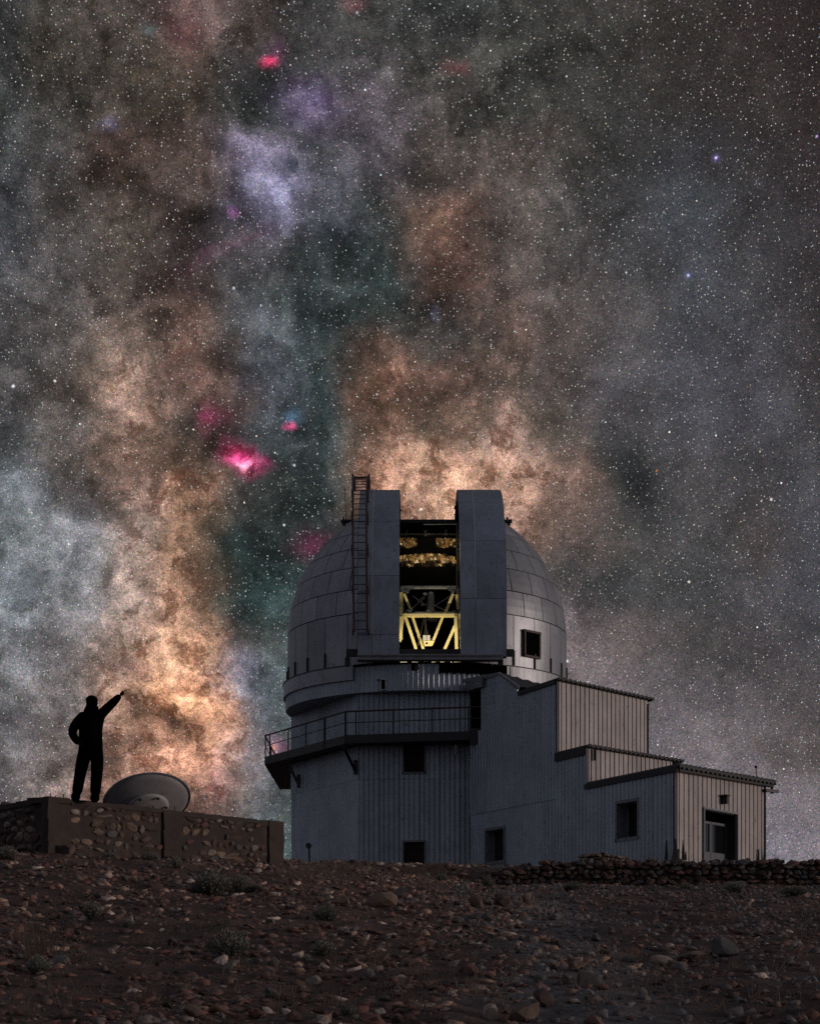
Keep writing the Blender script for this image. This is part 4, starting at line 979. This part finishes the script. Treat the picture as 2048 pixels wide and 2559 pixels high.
# person standing on the hut, seen from behind, pointing at the sky
person = thing('person', 'person in dark hooded jacket and trousers pointing up at the stars, other hand on hip', 'person', P(215, 1999, 27.6))
cp = lambda x, y, d=0.0: P(130 + x / 6.957, 1710 + y / 6.957, 27.6 + d)
def skin(name, joints, edges, m, parent, root=0, sub=2):
    k = .000968
    me = bpy.data.meshes.new(name); me.from_pydata([tuple(cp(*j[:3])) for j in joints], edges, []); me.materials.append(m)
    o = bpy.data.objects.new(name, me); put(o, parent)
    sk = o.modifiers.new('skin', 'SKIN'); sk.use_smooth_shade = True
    for i, j in enumerate(joints):
        r = j[3]; r = r if isinstance(r, tuple) else (r, r)
        sv = me.skin_vertices[0].data[i]; sv.radius = (r[0] * k, r[1] * k); sv.use_root = (i == root)
    sb = o.modifiers.new('sub', 'SUBSURF'); sb.levels = sub; sb.render_levels = sub
    return o
J = [(672, 1120, 0, (215, 125)), (672, 960, 0, (225, 130)), (668, 780, .0, (225, 135)), (672, 620, 0, (205, 130)), (685, 505, .0, (130, 105)), (690, 430, 0, (95, 90)), (692, 360, -.02, (108, 110)), (692, 285, -.01, (108, 112)), (690, 225, 0, (84, 92)),
     (500, 585, 0, 108), (405, 700, .05, 100), (335, 840, .10, 84), (395, 940, .02, 78), (462, 1020, -.06, 64),
     (830, 520, -.02, 108), (930, 445, -.06, 90), (1045, 335, -.12, 80), (1125, 255, -.16, 68), (1190, 188, -.19, 52),
     (565, 1210, 0, 138), (520, 1400, -.01, 124), (480, 1600, -.03, 108), (450, 1780, .0, 102), (424, 1950, .02, 100),
     (780, 1210, 0, 136), (785, 1400, -.01, 122), (775, 1600, -.03, 108), (758, 1780, 0, 104), (750, 1965, .02, 100)]
E = [(0, 1), (1, 2), (2, 3), (3, 4), (4, 5), (5, 6), (6, 7), (7, 8), (3, 9), (9, 10), (10, 11), (11, 12), (12, 13), (3, 14), (14, 15), (15, 16), (16, 17), (17, 18), (0, 19), (19, 20), (20, 21), (21, 22), (22, 23), (0, 24), (24, 25), (25, 26), (26, 27), (27, 28)]
skin('body', J, E, M_cloth, person)
skin('jacket', [(690, 1085, 0, (300, 170)), (684, 1040, 0, (305, 172)), (680, 920, 0, (288, 165)), (672, 780, 0, (276, 160)), (668, 640, 0, (256, 155)), (680, 540, 0, (185, 130))], [(0, 1), (1, 2), (2, 3), (3, 4), (4, 5)], M_cloth, person)
skin('hood', [(548, 430, .07, 66), (620, 470, .09, 92), (730, 475, .09, 92), (800, 450, .06, 66)], [(0, 1), (1, 2), (2, 3)], M_cloth, person)
def lump(name, x, y, d, rx, ry, rz, m, tilt=0):
    mb = MB(); c = cp(x, y, d); k = .000968; n, mm = 20, 12; vs = []
    for j in range(mm + 1):
        t = math.pi * j / mm
        for i in range(n):
            a = 2 * math.pi * i / n; p = Vector((rx * math.sin(t) * math.cos(a), ry * math.sin(t) * math.sin(a), rz * math.cos(t))) * k
            vs.append(c + Matrix.Rotation(tilt, 3, 'Y') @ p)
    mb.add(vs, [(j * n + i, (j + 1) * n + i, (j + 1) * n + (i + 1) % n, j * n + (i + 1) % n) for j in range(mm) for i in range(n)])
    return obj(name, mb, m, person, smooth=True)
lump('cap', 692, 285, 0, 106, 112, 92, M_cloth, R(6))
lump('collar', 694, 410, .02, 118, 105, 60, M_cloth, R(4))
for x, y in ((418, 1965), (752, 1985)):
    skin('boot', [(x, y - 40, .07, 90), (x - 6, y - 8, -.02, 92), (x - 16, y + 2, -.16, 84), (x - 20, y + 4, -.22, 60)], [(0, 1), (1, 2), (2, 3)], M_cloth, person)
# hands: pointing hand with a stretched index finger, and a hand closed on the hip
def hand(base, fingers):
    jo = [base[0], base[1]]; ed = [(0, 1)]
    for chain in fingers:
        p = 1
        for j in chain: jo.append(j); ed.append((p, len(jo) - 1)); p = len(jo) - 1
    return skin('hand', jo, ed, M_skin, person, 0, 1)
hand([(1180, 195, -.19, 34), (1212, 160, -.2, 40)], [[(1240, 140, -.21, 13), (1268, 112, -.22, 11), (1290, 92, -.22, 9)], [(1236, 160, -.2, 13), (1254, 158, -.18, 12), (1244, 172, -.16, 11)], [(1228, 174, -.2, 13), (1244, 176, -.18, 12), (1232, 186, -.16, 10)], [(1218, 184, -.19, 12), (1230, 190, -.17, 11), (1220, 196, -.16, 9)], [(1212, 136, -.2, 13), (1222, 118, -.22, 11), (1234, 108, -.23, 9)]])
hand([(455, 1012, -.06, 36), (490, 1036, -.12, 40)], [[(520, 1030, -.15, 13), (548, 1040, -.15, 11)], [(522, 1048, -.15, 13), (552, 1060, -.15, 11)], [(516, 1064, -.14, 13), (544, 1080, -.14, 11)], [(506, 1078, -.13, 12), (528, 1094, -.13, 10)], [(500, 1010, -.06, 13), (522, 1000, .0, 11)]])

# ------------------------------------------------------------------ dry stone wall on the right
dsw = thing('dry_stone_wall', 'long low retaining wall of dry laid brown stones in front of the annex', 'wall', (6, 40.2, 1.8))
wr = random.Random(21)
ytop = lambda x: float(np.interp(x, (1.6, 2.4, 3.3, 10.6), (1.98, 2.22, 2.40, 2.42)))
ybot = lambda x: gz(x, 39.8, False) - .08
mb = MB(); k = 40
for i in range(k):
    xa, xb = lerp(1.7, 11.4, i / k), lerp(1.7, 11.4, (i + 1) / k); t_ = min(ytop(xa), ytop(xb)) - .07
    mb.hexa([(xa, 40.02, 1.4), (xb, 40.02, 1.4), (xb, 40.5, 1.4), (xa, 40.5, 1.4)], [(xa, 40.02, t_), (xb, 40.02, t_), (xb, 40.5, t_), (xa, 40.5, t_)])
obj('core', mb, M_mortar, dsw)
z = 1.5; nst = 0; fill = MB(); FV, FF = [], []
row = 0
while z < 2.5:
    h = wr.uniform(.085, .14); x = 1.5 + wr.uniform(0, .1)
    while x < 10.75:
        w = wr.choice((.12, .16, .2, .25, .32)) * wr.uniform(.85, 1.2)
        zz_ = z + wr.uniform(-.035, .035); tz = ytop(x + w / 2)
        if zz_ + h * .5 < tz and zz_ + h > ybot(x) :
            me = wr.choice(BLOCKS)[wr.choices(range(5), (1, 4, 3, .5, 4))[0]]
            if nst < 300 and w > .13:
                hh = h * wr.uniform(1.15, 1.7)
                obj('stone', me, None, dsw, (x + w / 2, 39.99 + wr.uniform(-.04, .03), zz_ + h / 2), Euler((wr.uniform(-.2, .2), wr.uniform(-.22, .22), wr.uniform(-.3, .3))), (w * 1.25, wr.uniform(.22, .34), hh)); nst += 1
            else: fill.box((x + w / 2, 40.0, zz_ + h / 2), (w, .2, h * .8), Matrix.Rotation(wr.uniform(-.3, .3), 3, 'Y'))
        x += w
    z += h
for i in range(70):                        # loose small stones along the top and in the joints
    x = wr.uniform(1.9, 10.7); s_ = wr.uniform(.05, .11); fill.box((x, 40.1 + wr.uniform(-.1, .2), ytop(x) + wr.uniform(-.02, .03)), (s_ * 1.5, s_, s_ * .7), Euler((wr.uniform(-.5, .5), wr.uniform(-.5, .5), wr.uniform(0, 3))).to_matrix())
tag(obj('small_stones', fill, STONES[1], dsw), kind='stuff')
# neat stack of flat stones in front of the long wall
stk = thing('stone_stack', 'squared stack of flat stones standing behind the dry stone wall', 'stone stack', P(1510, 2158, 43.5))
sr = random.Random(5); zb0 = 2.5; SA, SB, SC_ = P(1448, 0, 43.5).xy, P(1502, 0, 42.6).xy, P(1572, 0, 44.2).xy
for (a, b) in ((SA, SB), (SB, SC_)):
    L = (b - a).length; d = (b - a) / L; zq = 2.36
    for r_ in range(5):
        h = .085; t = 0
        while t < L - .02:
            w = min(sr.uniform(.12, .26), L - t)
            me = sr.choice(BLOCKS)[sr.choices(range(5), (3, 2, 2, 3, 0))[0]]; q = a + d * (t + w / 2)
            obj('stone', me, None, stk, (q.x, q.y + .1, zq + h / 2), Euler((sr.uniform(-.1, .1), sr.uniform(-.1, .1), math.atan2(d.y, d.x) + sr.uniform(-.1, .1))), (w * 1.05, .24, h * 1.15)); t += w
        zq += h
mb = MB(); q = [SA + Vector((.1, .1)), SB + Vector((0, .15)), SC_ + Vector((-.1, .1)), SA + Vector((.9, 1.5))]; mb.hexa([(v.x, v.y, 2.2) for v in q], [(v.x, v.y, 2.77) for v in q]); obj('core', mb, M_void, stk)
for i in range(14):
    f, g = sr.random(), sr.random(); q = SA.lerp(SC_, f) + Vector((0, .3 * g)) if f > .5 else SA.lerp(SB, f * 2) + Vector((.1, .3 * g))
    obj('stone', sr.choice(BLOCKS)[sr.choice((0, 2, 3))], None, stk, (q.x, q.y + .1, 2.79), Euler((0, 0, sr.uniform(0, 3))), (.26, .2, .08))
# marker post
pp = P(774, 2160, 57); post = thing('marker_post', 'thin dark post with a round plate at the foot of the tower', 'post', pp)
mb = MB(); mb.tube(P(775, 2175, 57), P(771.5, 2118, 57), .032, 6); obj('pole', mb, M_dark, post)
mb = MB(); c = P(771, 2114, 57); mb.tube(c + Vector((0, -.03, 0)), c + Vector((0, .03, 0)), .10, 16); obj('plate', mb, M_dark, post)
bl = P(875, 2172, 46); tag(obj('boulder', rock_mesh(31, .23, .2, .25, 4, 1, 'boulder'), M_conc, None, bl), 'dark rounded boulder on the crest before the left of the tower', 'boulder')

# ------------------------------------------------------------------ rocks on the slope
named = [  # x, y base in the photograph, width, height (pixels), colour, shape, label
 (857, 2266, 52, 34, 0, 'chunk', 'tan angular rock beside the spiky bush below the tower'),
 (955, 2268, 84, 40, 0, 'slab', 'broad tan slab with a dark underside below the louvred windows'),
 (1003, 2252, 36, 40, 3, 'chunk', 'pale grey rock just behind the broad tan slab'),
 (1316, 2262, 26, 44, 0, 'shard', 'upright tan slab leaning below the near end of the dry stone wall'),
 (1190, 2268, 44, 40, 0, 'chunk', 'tan block shaped rock on the slope below the tower foot'),
 (1258, 2270, 46, 38, 1, 'chunk', 'brown rounded rock between the tan block and the upright slab'),
 (1650, 2414, 62, 28, 3, 'round', 'pale smooth boulder alone on the bare gravel slope'),
 (1725, 2404, 84, 26, 1, 'slab', 'flat dark brown slab right beside the pale smooth boulder'),
 (1808, 2392, 84, 52, 2, 'chunk', 'grey lumpy boulder beyond the flat dark brown slab'),
 (1315, 2556, 100, 66, 0, 'chunk', 'big tan outcrop at the bottom edge below the gravel'),
 (1225, 2552, 60, 44, 3, 'chunk', 'pale fractured rock beside the big tan outcrop'),
 (170, 2138, 44, 34, 1, 'chunk', 'brown rock resting against the corner of the stone hut'),
 (594, 2508, 22, 20, 0, 'chunk', 'small orange tan cube shaped rock on dark soil'),
 (482, 2544, 54, 34, 0, 'round', 'rounded tan rock near the bottom edge left of centre'),
 (384, 2548, 42, 28, 0, 'slab', 'flat tan rock left of the rounded tan one at the bottom edge'),
 (681, 2416, 28, 24, 2, 'round', 'round grey cobble right of the big bush in mid slope'),
 (640, 2412, 36, 22, 2, 'slab', 'flat grey slab between the big bush and the round cobble'),
 (323, 2314, 20, 26, 3, 'shard', 'pale upright shard standing alone on the dark slope'),
 (783, 2468, 38, 36, 3, 'chunk', 'pale pointed rock below the low grey bush'),
 (672, 2500, 36, 34, 2, 'shard', 'grey cone shaped rock standing on the lower slope'),
 (148, 2412, 44, 30, 2, 'chunk', 'grey rock beside the dry grass on the far left'),
 (175, 2330, 40, 28, 1, 'chunk', 'dark brown rock above the dry grass on the far left'),
 (1385, 2300, 54, 18, 2, 'slab', 'grey slab at the top of the grey gravel swath'),
 (1470, 2470, 70, 60, 2, 'chunk', 'large weathered grey rock sunk in the grey gravel swath'),
 (1360, 2520, 60, 60, 1, 'shard', 'dark tilted slab leaning beside the big tan outcrop'),
 (1030, 2446, 36, 22, 1, 'chunk', 'brown rock in the middle of the slope, left of the gravel'),
 (390, 2225, 50, 18, 1, 'slab', 'brown slab left of the largest bush near the hut'),
 (650, 2232, 50, 20, 1, 'slab', 'dark brown slab right of the largest bush near the hut'),
]
CN = ('tan', 'brown', 'grey', 'pale', 'reddish')
SHAPE = {'chunk': (1, .85, 1), 'slab': (1, .8, 1), 'shard': (1, .5, 1), 'round': (1, .9, 1)}
taken = []
for i, (px, py, w, h, c, sh, lab) in enumerate(named):
    g_ = hit(px, py); s = g_.y / F_PX
    cuts = {'chunk': 10, 'slab': 8, 'shard': 12, 'round': 2}[sh]
    me = rock_mesh(300 + i, w * s * .55, w * s * .45, h * s * .6, cuts, 1 if sh != 'round' else 2)
    o = obj('rock', me, STONES[c], None, (g_.x, g_.y + .05, g_.z + h * s * .36), Euler((rnd.uniform(-.15, .15), R(rnd.uniform(-12, 12)) + (R(22) if sh == 'shard' else 0), rnd.uniform(-.4, .4))))
    tag(o, lab, 'rock'); taken.append((g_.x, g_.y, w * s * .6))
RM = []
for i in range(10):
    fl_ = (i % 5) / 4
    RM.append([(rock_mesh(500 + i, 1, rnd.uniform(.6, .9), lerp(.28, .8, fl_), 9, 0), fl_) for _ in STONES])
for row_ in RM:
    for (me, f_), m in zip(row_, STONES): me.materials.append(m)
rr = random.Random(99); cnt = 0
MARKS = [(857, 2252, 'tan rock by the spiky bush'), (955, 2255, 'broad tan slab'), (1316, 2245, 'upright leaning tan slab'), (1190, 2255, 'tan block below the tower foot'), (1650, 2402, 'pale smooth boulder'),
 (1725, 2395, 'flat dark brown slab'), (1808, 2375, 'grey lumpy boulder'), (1315, 2530, 'big tan outcrop at the bottom'), (170, 2125, 'corner of the stone hut'), (594, 2498, 'orange tan cube rock'),
 (482, 2530, 'rounded tan rock near the bottom'), (681, 2404, 'round grey cobble'), (323, 2302, 'pale upright shard'), (783, 2450, 'pale pointed rock'), (672, 2482, 'cone shaped grey rock'),
 (95, 2350, 'tall dry grass'), (1470, 2440, 'weathered rock in grey gravel'), (522, 2205, 'largest bush'), (563, 2370, 'dense bush in mid slope'), (814, 2278, 'spiky bush'), (226, 2280, 'loose dark bush'),
 (808, 2375, 'low straggly bush'), (440, 2155, 'middle pier of the hut'), (690, 2150, 'right end of the hut'), (960, 2185, 'louvred window of the tower'), (1400, 2225, 'dry stone wall near its middle'), (1240, 2215, 'left end of the dry stone wall'),
 (1720, 2225, 'dry stone wall under the door'), (1960, 2225, 'right part of the dry stone wall'), (92, 2415, 'small bush by the dry grass'), (1385, 2290, 'grey slab atop the gravel swath'), (1030, 2430, 'brown rock in mid slope'), (875, 2540, 'faint tuft at the bottom edge')]
def where_is(px, py):
    k = min(MARKS, key=lambda m: ((m[0] - px) ** 2 + ((m[1] - py) * 1.6) ** 2))
    dx, dy = px - k[0], (py - k[1]) * 1.6
    far = 'just ' if math.hypot(dx, dy) < 70 else ''
    rel = ('left of' if dx < 0 else 'right of') if abs(dx) > abs(dy) else ('beyond' if dy < 0 else 'in front of')
    return f'{far}{rel} the {k[2]}'
spread = []
while len(spread) < 272:
    px = rr.uniform(-20, 2070); py = 2150 + 420 * rr.random() ** .8
    if px > 1330 and py < 2228: continue
    if px > 1500 and rr.random() < .5: continue
    g_ = hit(px, py)
    if g_.y > 41: continue
    w = rr.choice((12, 14, 16, 18, 20, 24, 32, 46)) * (1.15 if py > 2400 else .8)
    s = w * g_.y / F_PX
    if any((g_.x - a) ** 2 + ((g_.y - b) * .5) ** 2 < (r_ + s * .5) ** 2 for a, b, r_ in taken): continue
    taken.append((g_.x, g_.y, s * .5)); spread.append((px, py, g_, s))
labs = {}
for px, py, g_, s in spread:
    row_ = rr.choice(RM); c = rr.choices(range(5), (2, 4, 3, .8, 3) if px < 1150 else (1.5, 3, 5, .8, 2))[0]
    me, fl_ = row_[c]
    shape = 'flat' if fl_ < .35 else ('chunky' if fl_ > .6 else 'wedge-shaped')
    where = where_is(px, py); big = 'small ' if s * F_PX / g_.y < 19 else ''
    o = obj('rock', me, None, None, (g_.x, g_.y, g_.z + s * lerp(.10, .22, fl_)), Euler((rr.uniform(-.3, .3), rr.uniform(-.3, .3), rr.uniform(0, 6.28))), (s * .55,) * 3)
    labs.setdefault(f'{big}{shape} {CN[c]} rock {where}', []).append((px, o))
for lab, lst in labs.items():
    lst.sort(key=lambda q: q[0])
    for i, (px, o) in enumerate(lst):
        end = '' if len(lst) == 1 else (', left one', ', right one')[i] if len(lst) == 2 else (', %s from left' % ('first', 'second', 'third', 'fourth')[i])
        if len((lab + end).split()) > 16: lab = lab.replace('just ', '').replace('rock ', '', 0)
        tag(o, lab + end, 'rock', 'rocks strewn over the slope')
# rubble: tens of thousands of shards, one sheet of stuff
def scatter(name, count, label, seed, size, xr, yr, cols, accept=None, flat=(.12, .42)):
    g = np.random.default_rng(seed); rr = random.Random(seed); V, Fc, Cc = [], [], []
    base = np.array([(-1, -1, -1), (1, -1, -1), (1, 1, -1), (-1, 1, -1), (-1, -1, 1), (1, -1, 1), (1, 1, 1), (-1, 1, 1)], float)
    k = 0
    for _ in range(count):
        y = math.sqrt(rr.uniform(yr[0] ** 2, yr[1] ** 2)); x = rr.uniform(-.265, .265) * y
        if not (xr[0] < x < xr[1]): continue
        if accept and not accept(x, y, rr): continue
        s = size * (rr.random() ** 3.2 * 4.2 + .55)
        b = base * (1 + g.uniform(-.38, .25, (8, 3)))
        top = g.uniform(.35, .95); b[4:, :2] *= top
        b *= (s, s * rr.uniform(.45, .95), s * rr.uniform(*flat))
        e = np.array(Euler((rr.gauss(0, .38), rr.gauss(0, .38), rr.uniform(0, 6.28))).to_matrix())
        V.append(b @ e.T + (x, y, gz(x, y) + s * rr.uniform(-.05, .10))); c = cols[rr.choices(range(len(cols)), [q[1] for q in cols])[0]][0]; j = rr.uniform(.65, 1.35); Cc.append((c[0] * j * 1.12, c[1] * j * 1.06, c[2] * j * 1.04, 1)); k += 1
    V = np.concatenate(V); fb = np.array(BOXF); Fc = (fb[None] + (np.arange(k) * 8)[:, None, None]).reshape(-1, 4)
    me = np_mesh(name, V, Fc); at = me.attributes.new('tone', 'FLOAT_COLOR', 'FACE'); at.data.foreach_set('color', np.repeat(np.array(Cc, dtype=np.float32), 6, 0).ravel())
    o = obj(name, me, M_rub, None); return tag(o, label, 'rubble', kind='stuff')
M_rub = bpy.data.materials.new('rubble_stone'); M_rub.use_nodes = True; t_ = M_rub.node_tree; t_.nodes.clear(); N_ = NT(t_)
at_ = N_.n('ShaderNodeAttribute', attribute_name='tone').outputs[0]; co_ = N_.n('ShaderNodeTexCoord').outputs['Object']
cc_ = N_.mix(1, at_, N_.mix(N_.mr(N_.noise(co_, 22, 5, .65), .3, .7, 0, 1), (.55, .53, .52), (1.45, 1.4, 1.35)), 'MULTIPLY')
N_.n('ShaderNodeOutputMaterial', {0: N_.n('ShaderNodeBsdfPrincipled', {'Base Color': cc_, 'Roughness': .82, 'Normal': N_.n('ShaderNodeBump', {'Height': N_.noise(co_, 45, 5, .65), 'Strength': .6, 'Distance': .02}).outputs[0]}).outputs[0]})
TONES = [((.15, .088, .068), 4), ((.09, .056, .046), 5), ((.13, .112, .105), 3), ((.29, .20, .15), 1.6), ((.42, .35, .30), .8), ((.14, .068, .052), 3)]
GREYS = [((.115, .112, .115), 4), ((.085, .08, .082), 4), ((.10, .068, .056), 3), ((.16, .14, .125), 1)]
scatter('rubble', 52000, 'brown and grey stone chips covering the slope below the buildings', 1, .019, (-14, 14), (10, 42), TONES, lambda x, y, q: y < 39.7 and (x < 1.6 or q.random() < (.30 if y < 39 else .8)) and q.random() < .25 + 2.2 * max(0, .36 + noise.fractal(Vector((x * .55, y * .28, 2)), 1, 2, 4)))
scatter('gravel', 26000, 'fine grey and brown gravel on the right of the slope', 2, .014, (.6, 14), (10, 40), GREYS, lambda x, y, q: y < 39.8, (.3, .7))
scatter('rubble', 9000, 'broken stones along the crest behind the slope', 3, .03, (-14, 14), (39.6, 48), TONES, lambda x, y, q: x < 2.0 or y > 40.7)

# ------------------------------------------------------------------ bushes and tufts
M_bush = mat('grey_green_leaf', (.20, .205, .17), .8, 0, .35, 9, objvar=.15, tint=(.15, .15, .125))
M_stem = mat('dry_stem', (.12, .095, .075), .85, 0, .3, 9)
M_straw = mat('dry_grass', (.19, .14, .10), .85, 0, .3, 9, objvar=.2)
def bush_mesh(seed, nst, spread_, leaf, curve=.25, leaves=9):
    q = random.Random(seed); fv, ff, sv, sf = MB(), None, MB(), None
    for _ in range(nst):
        az = q.uniform(0, 6.28); r_ = math.sqrt(q.random()); tilt = r_ * spread_
        d = Vector((math.cos(az) * math.sin(tilt), math.sin(az) * math.sin(tilt), math.cos(tilt)))
        Ls = q.uniform(.75, 1.05) * (1 - .25 * r_); b = Vector((math.cos(az), math.sin(az), 0)) * r_ * .22
        pts = [b + d * (Ls * f) + Vector((0, 0, curve * f * f * .4)) + Vector((q.gauss(0, .012), q.gauss(0, .012), 0)) for f in (0, .35, .7, 1)]
        for a, c in zip(pts, pts[1:]):
            sd = (c - a).cross(Vector((0, 0, 1))); sd = (sd.normalized() if sd.length > 1e-4 else Vector((1, 0, 0))) * .008
            sv.add([a - sd, a + sd, c + sd * .6, c - sd * .6], [(0, 1, 2, 3)])
        for i in range(leaves):
            f = lerp(.25, 1, (i + q.random()) / leaves); k = min(2, int(f * 3)); p = pts[k].lerp(pts[k + 1], f * 3 - k if k < 2 else (f - .667) * 3)
            ld = (d + Vector((q.gauss(0, .55), q.gauss(0, .55), q.gauss(.1, .3)))).normalized(); sd = ld.cross(Vector((q.gauss(0, 1), q.gauss(0, 1), q.gauss(0, 1)))).normalized() * leaf * .3
            fv.add([p - sd * .4, p + ld * leaf * .5 - sd, p + ld * leaf, p + ld * leaf * .5 + sd], [(0, 1, 2, 3)])
    return fv.mesh('foliage'), sv.mesh('stems')
BV = [bush_mesh(s, n, sp, lf, cv, lv) for s, n, sp, lf, cv, lv in ((1, 300, 1.15, .085, .25, 13), (2, 300, 1.05, .08, .3, 13), (3, 200, .95, .10, .2, 11))]
for f_, s_ in BV: f_.materials.append(M_bush); s_.materials.append(M_stem)
def bush(px, py, w, h, v, lab, cat='bush', group=None, nm='bush'):
    g_ = hit(px, py); s = g_.y / F_PX; loc = (g_.x, g_.y + w * s * .3, gz(g_.x, g_.y + w * s * .3) - .02)
    b = thing(nm, lab, cat, loc, group); fm, sm = BV[v]; a = rnd.uniform(0, 6.28); sca = (w * s * .52, w * s * .5, h * s * .92)
    obj('foliage', fm, None, b, loc, (0, 0, a), sca); obj('stems', sm, None, b, loc, (0, 0, a), sca)
bush(522, 2241, 122, 72, 0, 'largest grey green bush on the slope before the stone hut')
bush(602, 2236, 66, 50, 1, 'smaller bush growing against the right side of the largest bush')
bush(563, 2408, 134, 82, 1, 'dense rounded bush in the middle of the lower slope')
bush(814, 2302, 74, 50, 0, 'spiky grey green bush beside the tan angular rock')
bush(226, 2304, 68, 52, 2, 'loose dark bush on the slope below the hut corner')
bush(92, 2438, 72, 50, 0, 'small bush near the left edge in front of the dry grass')
bush(808, 2396, 88, 44, 2, 'low straggly grey bush on the lower slope below the tower')
bush(765, 2412, 36, 30, 2, 'tiny grey sprig left of the low straggly bush')
bush(440, 2172, 34, 36, 2, 'thin bush under the middle pier of the stone hut')
bush(272, 2146, 52, 26, 2, 'low tuft at the foot of the hut wall right of its corner')
bush(372, 2150, 58, 26, 1, 'low tuft at the foot of the hut wall left of the middle pier')
bush(612, 2156, 40, 24, 2, 'low tuft at the foot of the right end of the hut wall')
bush(14, 2150, 60, 36, 1, 'grey bush at the left edge under the hut wall')
bush(1434, 2228, 66, 28, 1, 'low dark bush at the foot of the dry stone wall near its middle')
bush(1716, 2226, 44, 22, 2, 'small dark bush at the foot of the dry stone wall under the door')
bush(1840, 2232, 60, 34, 2, 'straggly bush at the foot of the wall below the annex right end')
bush(1990, 2240, 80, 30, 1, 'low bush at the foot of the dry stone wall at the right edge')
bush(1220, 2220, 46, 34, 2, 'scrubby bush where the dry stone wall runs into the slope')
bush(1104, 2205, 40, 26, 2, 'small scrubby tuft in front of the tower foot')
bush(680, 2500, 40, 28, 2, 'small grey sprig at the foot of the cone shaped rock')
bush(318, 2322, 40, 26, 2, 'small grey tuft in front of the pale upright shard')
bush(870, 2540, 60, 40, 2, 'faint grey tuft near the bottom edge in the middle')
def wall_bush(px, D, w, h, v, lab):
    s = D / F_PX; x = (px - CX) / F_PX * D; loc = (x, D, gz(x, D, False) - .02); b = thing('bush', lab, 'bush', loc); fm, sm = BV[v]; sca = (w * s * .55, w * s * .5, h * s)
    obj('foliage', fm, None, b, loc, (0, 0, 1), sca); obj('stems', sm, None, b, loc, (0, 0, 1), sca)
wall_bush(1855, 41.5, 64, 24, 1, 'dark bush on the wall top before the right end of the annex'); wall_bush(1938, 41.6, 44, 30, 2, 'twiggy bush on the wall top against the sky')
# tall dry grass on the left
g_ = hit(100, 2392); gs = g_.y / F_PX; q = random.Random(8); mb = MB()
for _ in range(60):
    b_ = Vector((g_.x + q.gauss(0, .09), g_.y + q.gauss(0, .06), g_.z - .02)); hgt = q.uniform(50, 112) * gs; le = q.gauss(0, .16)
    t_ = b_ + Vector((le * hgt, q.gauss(0, .05), hgt)); m_ = b_.lerp(t_, .5) + Vector((0, 0, .03)); sd = Vector((.004, 0, 0))
    mb.add([b_ - sd, b_ + sd, m_ + sd, m_ - sd, t_], [(0, 1, 2, 3), (3, 2, 4)])
tag(obj('dry_grass', mb, M_straw), 'tall tuft of dry straw coloured grass near the left edge', 'grass')
# thin grass along the crest and over the slope
q = random.Random(12); mb = MB()
for _ in range(420):
    if q.random() < .45: px, py = q.uniform(700, 1240), q.uniform(2160, 2200)
    else: px, py = q.uniform(0, 2048), q.uniform(2170, 2540)
    if px > 1250 and py < 2225: continue
    c = hit(px, py)
    if c.y > 43: continue
    for _ in range(q.randint(5, 12)):
        b_ = c + Vector((q.gauss(0, .06), q.gauss(0, .05), -.01)); hgt = q.uniform(.06, .2); t_ = b_ + Vector((q.gauss(0, .06), q.gauss(0, .05), hgt)); sd = Vector((.0045, 0, 0))
        mb.add([b_ - sd, b_ + sd, t_], [(0, 1, 2)])
tag(obj('grass', mb, M_straw), 'sparse thin dry grass blades between the stones', 'grass', kind='stuff')
